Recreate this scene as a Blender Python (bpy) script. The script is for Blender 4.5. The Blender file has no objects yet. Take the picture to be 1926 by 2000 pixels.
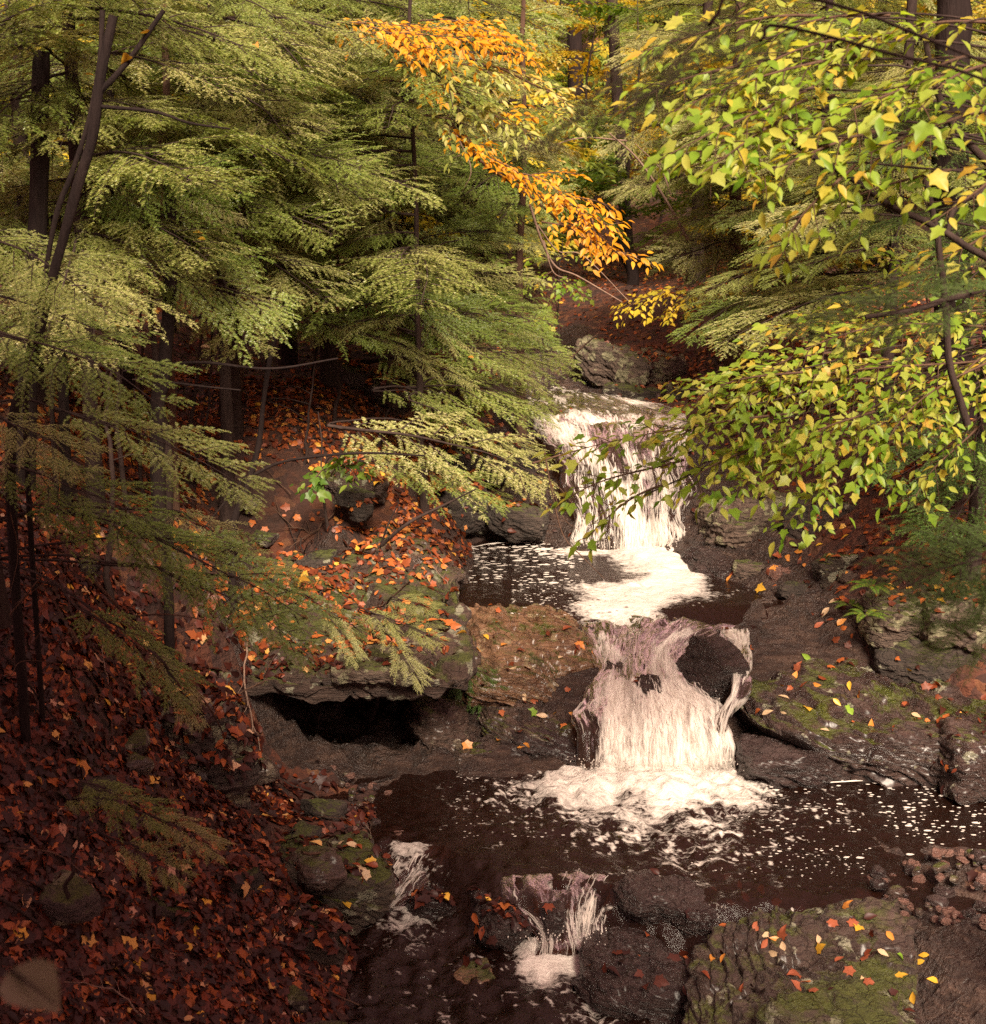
import bpy, bmesh, math, random
import numpy as np
from math import radians as R
from mathutils import Matrix, Vector
from mathutils.bvhtree import BVHTree

# ------------------------------------------------------------------ camera
sc = bpy.context.scene
COL = sc.collection
CZ, PITCH, FOC = 3.2, R(12.0), 2.75          # eye height, downward pitch, focal length in half picture heights
cam_d = bpy.data.cameras.new('camera')
cam_d.sensor_fit = 'VERTICAL'
cam_d.sensor_height = 56.0
cam_d.lens = 56.0 / 2 * FOC
cam_d.clip_start, cam_d.clip_end = 0.05, 600
cam_d.dof.use_dof = True
cam_d.dof.focus_distance = 8.6
cam_d.dof.aperture_fstop = 9.0
cam = bpy.data.objects.new('camera', cam_d)
cam.location = (0, 0, CZ)
cam.rotation_euler = (R(90) - PITCH, 0, 0)
COL.objects.link(cam)
sc.camera = cam

# ------------------------------------------------------------------ light
SUN_EL, SUN_AZ = R(42), R(168)               # azimuth clockwise from +Y: behind the viewer's right shoulder
w = bpy.data.worlds.new('World')
sc.world = w
w.use_nodes = True
nt = w.node_tree
nt.nodes.clear()
sky = nt.nodes.new('ShaderNodeTexSky')
sky.sky_type = 'NISHITA'
sky.sun_disc = False
sky.sun_elevation = SUN_EL
sky.sun_rotation = SUN_AZ
sky.air_density = 1.0
sky.dust_density = 6.0
tint = nt.nodes.new('ShaderNodeMix')
tint.data_type = 'RGBA'
tint.blend_type = 'MIX'
tint.inputs[0].default_value = 0.9           # overcast: the blue of the clear sky is mostly hidden by warm grey cloud
tint.inputs[7].default_value = (6.7, 3.2, 3.05, 1)
bg = nt.nodes.new('ShaderNodeBackground')
bg.inputs[1].default_value = 0.055
wo = nt.nodes.new('ShaderNodeOutputWorld')
nt.links.new(sky.outputs[0], tint.inputs[6])
nt.links.new(tint.outputs[2], bg.inputs[0])
nt.links.new(bg.outputs[0], wo.inputs[0])
sun_d = bpy.data.lights.new('sun', 'SUN')
sun_d.energy = 4.1
sun_d.angle = R(20)
sun_d.color = (1.0, 0.84, 0.66)
sun = bpy.data.objects.new('sun', sun_d)
sd = Vector((math.sin(SUN_AZ) * math.cos(SUN_EL), math.cos(SUN_AZ) * math.cos(SUN_EL), math.sin(SUN_EL)))
sun.rotation_euler = sd.to_track_quat('Z', 'Y').to_euler()
sun.location = (3, -4, 12)
COL.objects.link(sun)
sc.view_settings.view_transform = 'Standard'
sc.view_settings.look = 'None'
sc.view_settings.exposure = 1.8
sc.view_settings.gamma = 1.0
sc.cycles.use_denoising = False
sc.cycles.max_bounces = 6
sc.cycles.sample_clamp_direct = 1.2
sc.cycles.sample_clamp_indirect = 1.0
sc.cycles.diffuse_bounces = 4
sc.cycles.glossy_bounces = 2
sc.cycles.transmission_bounces = 3
sc.cycles.transparent_max_bounces = 16
sc.cycles.caustics_reflective = False
sc.cycles.caustics_refractive = False

rng = np.random.default_rng(11)
random.seed(11)

# ------------------------------------------------------------------ pixel helpers (authoring only)
def ray(px, py):
    u, v = (px - 963) / 1000, (1000 - py) / 1000
    c, s = math.cos(PITCH), math.sin(PITCH)
    return np.array([u, FOC * c + v * s, -FOC * s + v * c])
def at_y(px, py, y):
    d = ray(px, py); return np.array([0, 0, CZ]) + d * (y / d[1])
def at_z(px, py, z):
    d = ray(px, py); return np.array([0, 0, CZ]) + d * ((z - CZ) / d[2])

# ------------------------------------------------------------------ noise
def _hash(i, j, k, seed):
    h = (i * 374761393 + j * 668265263 + k * 2147483647 + seed * 1274126177) & 0xFFFFFFFF
    h = ((h ^ (h >> 13)) * 1274126177) & 0xFFFFFFFF
    h = ((h ^ (h >> 16)) * 2246822519) & 0xFFFFFFFF
    return ((h ^ (h >> 15)) & 0xFFFFFF) / float(0xFFFFFF)
def vnoise(P, seed=0):
    P = np.asarray(P, float)
    i = np.floor(P).astype(np.int64); f = P - i
    f = f * f * f * (f * (f * 6 - 15) + 10)
    out = 0
    for a in (0, 1):
        wa = f[:, 0] if a else 1 - f[:, 0]
        for b in (0, 1):
            wb = f[:, 1] if b else 1 - f[:, 1]
            for c in (0, 1):
                wc = f[:, 2] if c else 1 - f[:, 2]
                out = out + wa * wb * wc * _hash(i[:, 0] + a, i[:, 1] + b, i[:, 2] + c, seed)
    return out * 2 - 1
def fbm(P, octv=4, seed=0, gain=0.5):
    P = np.asarray(P, float); a, s, o = 1.0, 0.0, 0.0
    for q in range(octv):
        o = o + a * vnoise(P * (2.03 ** q) + q * 17.3, seed + q); s += a; a *= gain
    return o / s
def sstep(a, b, x):
    t = np.clip((x - a) / (b - a), 0, 1); return t * t * (3 - 2 * t)

# ------------------------------------------------------------------ mesh helpers
class Acc:
    def __init__(s): s.V, s.F, s.M, s.n = [], [], [], 0
    def add(s, V, F, m=0):
        V = np.asarray(V, float).reshape(-1, 3); F = np.asarray(F, np.int64)
        s.V.append(V); s.F.append(F + s.n); s.M.append(np.full(len(F), m, np.int32)); s.n += len(V)
    def mesh(s, name, mats, smooth=True, attrs=None):
        V = np.concatenate(s.V)
        return raw_mesh(name, V, s.F, s.M, mats, smooth, attrs)
def raw_mesh(name, V, Fs, Ms, mats, smooth=True, attrs=None):
    me = bpy.data.meshes.new(name)
    me.vertices.add(len(V)); me.vertices.foreach_set('co', V.astype(np.float32).ravel())
    idx = np.concatenate([f.ravel() for f in Fs]); tot = np.concatenate([np.full(len(f), f.shape[1]) for f in Fs])
    me.loops.add(len(idx)); me.loops.foreach_set('vertex_index', idx.astype(np.int32))
    me.polygons.add(len(tot))
    me.polygons.foreach_set('loop_start', np.concatenate([[0], np.cumsum(tot)[:-1]]).astype(np.int32))
    me.polygons.foreach_set('material_index', np.concatenate(Ms).astype(np.int32))
    me.polygons.foreach_set('use_smooth', np.full(len(tot), smooth))
    for m in mats: me.materials.append(m)
    if attrs:
        for k, a in attrs.items():
            at = me.attributes.new(k, 'FLOAT', 'POINT'); at.data.foreach_set('value', np.asarray(a, np.float32))
    me.update(calc_edges=True)
    return me
def obj(name, me, parent=None, M=None):
    o = bpy.data.objects.new(name, me); COL.objects.link(o)
    if parent: o.parent = parent
    if M is not None: o.matrix_local = M
    return o
def tag(o, label, cat, group=None):
    o['label'] = label; o['category'] = cat
    if group: o['group'] = group
    return o
def thing(name, label, cat, loc, group=None):
    o = bpy.data.objects.new(name, None); COL.objects.link(o); o.location = loc
    o.empty_display_size = 0.1
    return tag(o, label, cat, group)
def kind(o, k, label=None):
    o['kind'] = k
    if label: o['label'] = label
    return o
def nrm(v):
    v = np.asarray(v, float); return v / (np.linalg.norm(v, axis=-1, keepdims=True) + 1e-12)
def tube(P, r, k=6):
    P = np.asarray(P, float); n = len(P); r = np.broadcast_to(np.asarray(r, float), (n,))
    T = np.gradient(P, axis=0); T = nrm(T)
    ref = np.array([0, 0, 1.0]) if abs(T[:, 2]).mean() < 0.8 else np.array([1.0, 0, 0])
    A = nrm(np.cross(T, ref)); B = np.cross(T, A)
    an = np.arange(k) * 2 * math.pi / k
    V = P[:, None] + r[:, None, None] * (np.cos(an)[None, :, None] * A[:, None] + np.sin(an)[None, :, None] * B[:, None])
    i = np.arange(n - 1)[:, None] * k; j = np.arange(k)[None]; j2 = (j + 1) % k
    F = np.stack([i + j, i + j2, i + k + j2, i + k + j], -1).reshape(-1, 4)
    return V.reshape(-1, 3), F
def spline(pts, n):
    P = np.asarray(pts, float); m = len(P)
    if m == 2:
        t = np.linspace(0, 1, n)[:, None]; return P[0] * (1 - t) + P[1] * t
    Q = np.concatenate([[2 * P[0] - P[1]], P, [2 * P[-1] - P[-2]]])
    s = np.linspace(0, m - 1 - 1e-6, n); i = s.astype(int); t = (s - i)[:, None]
    a, b, c, d = Q[i], Q[i + 1], Q[i + 2], Q[i + 3]
    return 0.5 * (2 * b + (c - a) * t + (2 * a - 5 * b + 4 * c - d) * t ** 2 + (3 * b - a - 3 * c + d) * t ** 3)
def grid_faces(nu, nv):
    i = np.arange(nu - 1)[:, None] * nv; j = np.arange(nv - 1)[None]
    return np.stack([i + j, i + j + 1, i + nv + j + 1, i + nv + j], -1).reshape(-1, 4)

# ------------------------------------------------------------------ materials
def mat(name):
    m = bpy.data.materials.new(name); m.use_nodes = True
    n = m.node_tree.nodes; n.clear()
    out = n.new('ShaderNodeOutputMaterial')
    return m, n, m.node_tree.links, out
def ramp(n, stops, interp='LINEAR'):
    r = n.new('ShaderNodeValToRGB'); r.color_ramp.interpolation = interp
    e = r.color_ramp.elements
    while len(e) < len(stops): e.new(0.5)
    for q, (p, c) in zip(e, stops):
        q.position = p; q.color = (c[0], c[1], c[2], 1) if not isinstance(c, (int, float)) else (c, c, c, 1)
    return r
def noise(n, l, vec, scale, detail=5, rough=0.6, dist=0.0):
    t = n.new('ShaderNodeTexNoise'); t.inputs['Scale'].default_value = scale; t.inputs['Detail'].default_value = detail
    t.inputs['Roughness'].default_value = rough; t.inputs['Distortion'].default_value = dist
    l.new(vec, t.inputs['Vector']); return t
def mixc(n, l, fac, a, b, mode='MIX'):
    m = n.new('ShaderNodeMix'); m.data_type = 'RGBA'; m.blend_type = mode
    for sk, v in ((0, fac), (6, a), (7, b)):
        if hasattr(v, 'links'): l.new(v, m.inputs[sk])
        elif isinstance(v, (int, float)): m.inputs[sk].default_value = v
        else: m.inputs[sk].default_value = (*v[:3], 1)
    return m.outputs[2]
def mth(n, l, op, a, b=None, clamp=False):
    m = n.new('ShaderNodeMath'); m.operation = op; m.use_clamp = clamp
    for k, v in ((0, a), (1, b)):
        if v is None: continue
        if hasattr(v, 'links'): l.new(v, m.inputs[k])
        else: m.inputs[k].default_value = v
    return m.outputs[0]
def mapped(n, l, vec, scale=(1, 1, 1), rot=(0, 0, 0)):
    m = n.new('ShaderNodeMapping'); m.inputs['Scale'].default_value = scale; m.inputs['Rotation'].default_value = rot
    l.new(vec, m.inputs['Vector']); return m.outputs[0]
def bump(n, l, h, strength, dist):
    b = n.new('ShaderNodeBump'); b.inputs['Strength'].default_value = strength; b.inputs['Distance'].default_value = dist
    l.new(h, b.inputs['Height']); return b.outputs[0]

def m_rock(name, dark, light, lichen=0.0, lich_c=(0.30, 0.29, 0.20), moss=0.0, rough=0.75, strata=(0.5, 0.2, 0), litter=0.0, wet=0.0):
    m, n, l, out = mat(name)
    g = n.new('ShaderNodeNewGeometry')
    pos = g.outputs['Position']
    lay = mapped(n, l, pos, (1.2, 1.2, 7.0), strata)
    n1 = noise(n, l, pos, 3.1, 8, 0.65); n2 = noise(n, l, lay, 4.0, 8, 0.7, 0.4); n3 = noise(n, l, pos, 34, 5, 0.65)
    a = mth(n, l, 'ADD', mth(n, l, 'MULTIPLY', n1.outputs[0], 0.45), mth(n, l, 'MULTIPLY', n2.outputs[0], 0.55))
    c = ramp(n, [(0.30, [q * 0.5 for q in dark]), (0.43, dark), (0.56, light), (0.72, [min(1, q * 1.35) for q in light])])
    l.new(a, c.inputs[0])
    col = mixc(n, l, 0.35, c.outputs[0], mixc(n, l, n3.outputs[0], [q * 0.45 for q in dark], [q * 1.3 for q in light]))
    if lichen > 0:
        v = n.new('ShaderNodeTexVoronoi'); v.inputs['Scale'].default_value = 9; v.inputs['Randomness'].default_value = 1
        l.new(mixc(n, l, 0.12, pos, noise(n, l, pos, 14, 3).outputs['Color']), v.inputs['Vector'])
        k = mth(n, l, 'ADD', mth(n, l, 'MULTIPLY', v.outputs['Distance'], -1.1), mth(n, l, 'MULTIPLY', noise(n, l, pos, 5.5, 7, 0.7).outputs[0], 2.0))
        r = ramp(n, [(0.86 - lichen * 0.55, 0.0), (0.93 - lichen * 0.55, 1.0)]); l.new(k, r.inputs[0])
        col = mixc(n, l, mth(n, l, 'MULTIPLY', r.outputs[0], 0.8), col, mixc(n, l, n3.outputs[0], [q * 0.5 for q in lich_c], [q * 1.3 for q in lich_c]))
    sep = n.new('ShaderNodeSeparateXYZ'); l.new(g.outputs['Normal'], sep.inputs[0])
    mossf = None
    if moss > 0:
        k = mth(n, l, 'ADD', mth(n, l, 'MULTIPLY', sep.outputs[2], 0.45), noise(n, l, pos, 3.4, 7, 0.68).outputs[0])
        r = ramp(n, [(0.98 - moss * 0.5, 0.0), (1.12 - moss * 0.5, 1.0)]); l.new(k, r.inputs[0])
        mossf = r.outputs[0]
        col = mixc(n, l, mossf, col, mixc(n, l, noise(n, l, pos, 60, 4).outputs[0], (0.018, 0.024, 0.003), (0.095, 0.105, 0.012)))
    if litter > 0:
        v = n.new('ShaderNodeTexVoronoi'); v.inputs['Scale'].default_value = 22
        l.new(mixc(n, l, 0.06, pos, noise(n, l, pos, 30, 2).outputs['Color']), v.inputs['Vector'])
        k = mth(n, l, 'ADD', mth(n, l, 'MULTIPLY', sep.outputs[2], 0.5), noise(n, l, pos, 2.2, 5, 0.6).outputs[0])
        r = ramp(n, [(1.08 - litter * 0.5, 0.0), (1.13 - litter * 0.5, 1.0)]); l.new(k, r.inputs[0])
        lc = ramp(n, [(0.0, (0.06, 0.018, 0.008)), (0.4, (0.16, 0.045, 0.015)), (0.75, (0.28, 0.09, 0.025)), (1, (0.36, 0.17, 0.05))])
        s2 = n.new('ShaderNodeSeparateColor'); l.new(v.outputs['Color'], s2.inputs[0]); l.new(s2.outputs[0], lc.inputs[0])
        col = mixc(n, l, r.outputs[0], col, lc.outputs[0])
    p = n.new('ShaderNodeBsdfPrincipled'); p.inputs['Coat Weight'].default_value = wet; p.inputs['Coat Roughness'].default_value = 0.3
    l.new(col, p.inputs['Base Color'])
    rr = ramp(n, [(0.3, max(0.08, rough - 0.25)), (0.7, min(1, rough + 0.15))]); l.new(n1.outputs[0], rr.inputs[0])
    l.new(rr.outputs[0], p.inputs['Roughness'])
    vc = n.new('ShaderNodeTexVoronoi'); vc.feature = 'DISTANCE_TO_EDGE'; vc.inputs['Scale'].default_value = 5.5
    l.new(mixc(n, l, 0.25, lay, noise(n, l, pos, 7, 4).outputs['Color']), vc.inputs['Vector'])
    cr = ramp(n, [(0.0, 0.0), (0.035, 1.0)]); l.new(vc.outputs['Distance'], cr.inputs[0])
    h = mth(n, l, 'ADD', mth(n, l, 'ADD', mth(n, l, 'MULTIPLY', n2.outputs[0], 1.0), mth(n, l, 'MULTIPLY', n3.outputs[0], 0.5)), mth(n, l, 'MULTIPLY', cr.outputs[0], 0.25))
    l.new(bump(n, l, h, 1.0, 0.06), p.inputs['Normal'])
    l.new(p.outputs[0], out.inputs[0])
    return m

def m_leafy(name, stops, trans=0.45, rough=0.45, objvar=0.25, spec=0.3, isl=True):
    m, n, l, out = mat(name)
    g = n.new('ShaderNodeNewGeometry'); oi = n.new('ShaderNodeObjectInfo')
    r = ramp(n, stops)
    f = g.outputs['Random Per Island']
    if objvar > 0:
        f = mth(n, l, 'ADD', mth(n, l, 'MULTIPLY', f, 1 - objvar), mth(n, l, 'MULTIPLY', oi.outputs['Random'], objvar))
    l.new(f, r.inputs[0])
    vein = noise(n, l, g.outputs['Position'], 45, 3)
    col = mixc(n, l, 0.35, r.outputs[0], mixc(n, l, vein.outputs[0], (0.35, 0.35, 0.35), (1.5, 1.5, 1.5)), 'MULTIPLY')
    p = n.new('ShaderNodeBsdfPrincipled'); l.new(col, p.inputs['Base Color'])
    p.inputs['Roughness'].default_value = rough; p.inputs['Specular IOR Level'].default_value = spec
    t = n.new('ShaderNodeBsdfTranslucent'); l.new(mixc(n, l, 1.0, col, (1.25, 1.2, 0.6), 'MULTIPLY'), t.inputs[0])
    x = n.new('ShaderNodeMixShader'); x.inputs[0].default_value = trans
    l.new(p.outputs[0], x.inputs[1]); l.new(t.outputs[0], x.inputs[2]); l.new(x.outputs[0], out.inputs[0])
    return m

def m_bark(name, dark, light, sc_=(18, 18, 3)):
    m, n, l, out = mat(name)
    g = n.new('ShaderNodeNewGeometry')
    a = noise(n, l, mapped(n, l, g.outputs['Position'], sc_), 1.0, 7, 0.7, 0.3)
    b = noise(n, l, g.outputs['Position'], 9, 4)
    c = ramp(n, [(0.35, dark), (0.65, light)]); l.new(a.outputs[0], c.inputs[0])
    col = mixc(n, l, 0.4, c.outputs[0], mixc(n, l, b.outputs[0], dark, light))
    p = n.new('ShaderNodeBsdfPrincipled'); l.new(col, p.inputs['Base Color']); p.inputs['Roughness'].default_value = 0.85; p.inputs['Specular IOR Level'].default_value = 0.15
    l.new(bump(n, l, a.outputs[0], 0.9, 0.03), p.inputs['Normal']); l.new(p.outputs[0], out.inputs[0])
    return m

def m_ground():
    m, n, l, out = mat('leaf_covered_soil')
    g = n.new('ShaderNodeNewGeometry'); pos = g.outputs['Position']
    wv = mixc(n, l, 0.05, pos, noise(n, l, pos, 18, 3).outputs['Color'])
    v = n.new('ShaderNodeTexVoronoi'); v.inputs['Scale'].default_value = 13; l.new(wv, v.inputs['Vector'])
    s = n.new('ShaderNodeSeparateColor'); l.new(v.outputs['Color'], s.inputs[0])
    c = ramp(n, [(0.0, (0.035, 0.010, 0.006)), (0.35, (0.07, 0.018, 0.008)), (0.6, (0.13, 0.032, 0.011)), (0.85, (0.21, 0.06, 0.018)), (1, (0.24, 0.10, 0.04))])
    l.new(s.outputs[0], c.inputs[0])
    big = noise(n, l, pos, 1.3, 6, 0.65)
    r2 = ramp(n, [(0.36, 0.0), (0.55, 1.0)]); l.new(big.outputs[0], r2.inputs[0])
    soil = mixc(n, l, noise(n, l, pos, 30, 5).outputs[0], (0.012, 0.006, 0.004), (0.05, 0.02, 0.011))
    col = mixc(n, l, mth(n, l, 'MULTIPLY', r2.outputs[0], 0.55), soil, c.outputs[0])
    ra = n.new('ShaderNodeAttribute'); ra.attribute_name = 'rock'
    lay = noise(n, l, mapped(n, l, pos, (1.5, 1.5, 9), (0.4, 0.2, 0)), 3.5, 8, 0.7, 0.5)
    rc = ramp(n, [(0.32, (0.018, 0.011, 0.009)), (0.5, (0.035, 0.020, 0.015)), (0.66, (0.078, 0.046, 0.033)), (0.8, (0.14, 0.095, 0.066))]); l.new(lay.outputs[0], rc.inputs[0])
    rk = ramp(n, [(0.42, 0.0), (0.58, 1.0)]); l.new(mth(n, l, 'ADD', ra.outputs['Fac'], mth(n, l, 'MULTIPLY', mth(n, l, 'SUBTRACT', noise(n, l, pos, 5, 6, 0.7).outputs[0], 0.5), 1.2)), rk.inputs[0])
    col = mixc(n, l, rk.outputs[0], col, rc.outputs[0])
    edge = ramp(n, [(0.0, 1.0), (0.5, 0.0)]); l.new(v.outputs['Distance'], edge.inputs[0])
    p = n.new('ShaderNodeBsdfPrincipled'); l.new(col, p.inputs['Base Color']); p.inputs['Roughness'].default_value = 0.65
    l.new(bump(n, l, mth(n, l, 'ADD', mth(n, l, 'ADD', mth(n, l, 'MULTIPLY', edge.outputs[0], mth(n, l, 'SUBTRACT', 1.0, rk.outputs[0])), lay.outputs[0]), noise(n, l, pos, 40, 4).outputs[0]), 0.9, 0.05), p.inputs['Normal'])
    l.new(mth(n, l, 'SUBTRACT', 0.75, mth(n, l, 'MULTIPLY', rk.outputs[0], 0.35)), p.inputs['Roughness'])
    l.new(p.outputs[0], out.inputs[0])
    return m

def m_water(name, deep, bscale=(9, 9, 9), bstr=0.25, clear=0.35, streak=None):
    """Peat-brown water; the point attribute 'foam' says where white water and painted glints lie."""
    m, n, l, out = mat(name)
    g = n.new('ShaderNodeNewGeometry'); pos = g.outputs['Position']
    a = n.new('ShaderNodeAttribute'); a.attribute_name = 'foam'
    st = n.new('ShaderNodeAttribute'); st.attribute_name = 'along'
    tr = n.new('ShaderNodeAttribute'); tr.attribute_name = 'across'
    cv = n.new('ShaderNodeCombineXYZ'); l.new(tr.outputs['Fac'], cv.inputs[0]); l.new(st.outputs['Fac'], cv.inputs[1])
    fl = mapped(n, l, cv.outputs[0], bscale)
    n1 = noise(n, l, fl, 1.0, 6, 0.6, 0.6); n2 = noise(n, l, fl, 3.7, 5, 0.65, 0.4)
    if streak:
        n2 = noise(n, l, mapped(n, l, cv.outputs[0], streak), 1.0, 5, 0.6, 0.3)
    k = mth(n, l, 'ADD', a.outputs['Fac'], mth(n, l, 'MULTIPLY', mth(n, l, 'SUBTRACT', mth(n, l, 'ADD', mth(n, l, 'MULTIPLY', n1.outputs[0], 0.5), mth(n, l, 'MULTIPLY', n2.outputs[0], 0.5)), 0.5), 2.2))
    r = ramp(n, [(0.36, 0.0), (0.55, 0.5), (0.95, 1.0)]); l.new(k, r.inputs[0])
    foamf = mth(n, l, 'MULTIPLY', r.outputs[0], mth(n, l, 'MULTIPLY', a.outputs['Fac'], 6.0, True), True)
    nb = bump(n, l, mth(n, l, 'ADD', n1.outputs[0], mth(n, l, 'MULTIPLY', n2.outputs[0], 0.4)), bstr, 0.05)
    gl = n.new('ShaderNodeBsdfGlossy'); gl.inputs['Roughness'].default_value = 0.10; gl.inputs[0].default_value = (1, 1, 1, 1); l.new(nb, gl.inputs['Normal'])
    df = n.new('ShaderNodeBsdfDiffuse')
    l.new(mixc(n, l, noise(n, l, pos, 2.2, 5).outputs[0], [q * 0.45 for q in deep], [q * 1.6 for q in deep]), df.inputs[0])
    tp = n.new('ShaderNodeBsdfTransparent'); tp.inputs[0].default_value = (0.42, 0.20, 0.10, 1)
    x0 = n.new('ShaderNodeMixShader'); x0.inputs[0].default_value = clear; l.new(df.outputs[0], x0.inputs[1]); l.new(tp.outputs[0], x0.inputs[2])
    fr = n.new('ShaderNodeFresnel'); fr.inputs[0].default_value = 1.33; l.new(nb, fr.inputs['Normal'])
    x1 = n.new('ShaderNodeMixShader'); l.new(fr.outputs[0], x1.inputs[0]); l.new(x0.outputs[0], x1.inputs[1]); l.new(gl.outputs[0], x1.inputs[2])
    fo = n.new('ShaderNodeBsdfPrincipled'); fo.inputs['Base Color'].default_value = (0.56, 0.51, 0.46, 1); fo.inputs['Roughness'].default_value = 0.5
    l.new(bump(n, l, mth(n, l, 'ADD', n1.outputs[0], n2.outputs[0]), 0.5, 0.04), fo.inputs['Normal'])
    x2 = n.new('ShaderNodeMixShader'); l.new(foamf, x2.inputs[0]); l.new(x1.outputs[0], x2.inputs[1]); l.new(fo.outputs[0], x2.inputs[2])
    l.new(x2.outputs[0], out.inputs[0])
    return m
def m_foam(name='white_water', thin=0.0):
    m, n, l, out = mat(name)
    d = n.new('ShaderNodeBsdfDiffuse'); d.inputs[0].default_value = (0.72, 0.66, 0.60, 1)
    t = n.new('ShaderNodeBsdfTranslucent'); t.inputs[0].default_value = (0.72, 0.66, 0.60, 1)
    x = n.new('ShaderNodeMixShader'); x.inputs[0].default_value = 0.35
    l.new(d.outputs[0], x.inputs[1]); l.new(t.outputs[0], x.inputs[2])
    tp = n.new('ShaderNodeBsdfTransparent'); y = n.new('ShaderNodeMixShader'); y.inputs[0].default_value = thin
    l.new(x.outputs[0], y.inputs[1]); l.new(tp.outputs[0], y.inputs[2]); l.new(y.outputs[0], out.inputs[0]); return m
# ------------------------------------------------------------------ ground
CP = []
def cp(px, py, y, dz=0.0):
    p = at_y(px, py, y); CP.append((p[0], p[1], p[2] + dz))
def cw(x, y, z): CP.append((x, y, z))
# left bank, back to front
for a in [(700, 700, 13), (700, 800, 11.2), (550, 740, 12.6), (560, 900, 10.2), (650, 1000, 9.5), (760, 950, 10.4), (300, 700, 12.5), (320, 900, 10),
          (100, 560, 14), (60, 760, 9.5), (100, 1000, 7.2), (100, 1200, 6.2), (300, 1080, 7.8), (450, 1200, 7.6), (60, 1500, 5.5), (250, 1400, 6.4),
          (300, 1700, 5.6), (450, 1900, 5.35), (100, 1850, 4.9), (600, 1930, 5.7), (560, 1740, 6.1), (480, 1560, 6.9),
          (600, 1100, 9.7), (720, 1090, 9.8), (860, 1130, 9.4), (820, 1080, 9.6), (880, 1010, 10.6)]: cp(*a)
for px in (500, 560, 650, 750, 840):                                                                   # floor and back of the hollow under the ledge
    for y, z in ((8.2, .03), (8.8, .02), (9.25, .06)): cw(at_y(px, 1500, 8.3)[0], y, z)
for a in [(520, 1540, 7.5, .12), (650, 1530, 7.6, .10), (700, 1590, 7.2, .05), (770, 1520, 7.8, .06), (640, 1640, 6.8, .05), (720, 1640, 6.8, .03), (800, 1590, 7.15, -.08)]: cp(*a)
for y_, z_ in ((8.0, .95), (8.6, 1.0), (9.2, 1.1)): cw(-1.85, y_, z_); cw(-2.3, y_, z_ + .25)
# beside the upper fall, left: dark recess
cw(at_y(950, 960, 11.1)[0], 11.1, 0.55); cw(at_y(880, 1000, 11.2)[0], 11.2, 0.7); cw(at_y(1040, 960, 11.3)[0], 11.3, 0.8)
cp(900, 880, 11.9); cp(980, 840, 12.1); cp(1000, 770, 13.2); cp(940, 720, 14)
# upper stream and bed of the upper fall
for a in [(1060, 772, 13.4, -.12), (1150, 790, 12.8, -.12), (1250, 800, 12.4, -.12), (1100, 830, 11.8, -.1), (1200, 835, 11.75, -.1), (1310, 835, 11.75, -.08),
          (1200, 930, 11.15, -.12), (1300, 930, 11.2, -.12), (1110, 930, 11.25, -.12), (1200, 1030, 10.85, -.15), (1300, 1030, 10.85, -.15)]: cp(*a)
# right of the upper fall
for a in [(1400, 920, 11.3), (1460, 980, 10.7), (1500, 1080, 10.0), (1420, 1060, 10.4), (1600, 1130, 9.4), (1420, 1130, 9.8, -.04), (1560, 1170, 9.2), (1700, 1160, 8.9), (1800, 1080, 9.0),
          (1880, 980, 9.4), (1700, 1000, 9.8), (1600, 950, 10.6), (1800, 880, 10.2), (1880, 760, 11)]: cp(*a)
# pool bed between the falls
for a in [(960, 1090, 10.5), (1050, 1120, 10.1), (1200, 1140, 9.75), (1350, 1130, 9.8), (1150, 1190, 9.15), (1300, 1190, 9.15), (930, 1150, 9.75)]: p = at_z(a[0], a[1], 0.6); cw(p[0], p[1], 0.42)
cw(at_z(1450, 1180, .6)[0], at_z(1450, 1180, .6)[1], 0.53); cw(at_z(1520, 1170, .6)[0], at_z(1520, 1170, .6)[1], 0.56)
# bed of the lower fall and the rock beside it
for a in [(1200, 1260, 8.65, -.1), (1300, 1270, 8.6, -.1), (1200, 1370, 8.1, -.1), (1350, 1370, 8.1, -.1), (1250, 1450, 7.95, -.15), (1380, 1450, 7.95, -.15),
          (960, 1230, 8.75, -.1), (1080, 1240, 8.75, -.12), (1000, 1330, 8.25, -.12), (1090, 1360, 8.1, -.12), (920, 1330, 8.4, -.08), (960, 1440, 7.95), (1050, 1450, 7.95), (900, 1470, 7.9),
          (1450, 1290, 8.5), (1600, 1240, 8.7), (1750, 1240, 8.5), (1880, 1250, 8.2)]: cp(*a)
for px in (1470, 1600, 1750, 1900): p = at_z(px, 1500, 0); cw(p[0], p[1] + .12, -.1); cw(p[0], p[1] + .55, .15)
cw(3.3, 8.2, .4); cw(4.2, 8.4, .8); cw(3.6, 6.0, .15); cw(4.6, 7.2, .3)
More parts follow.
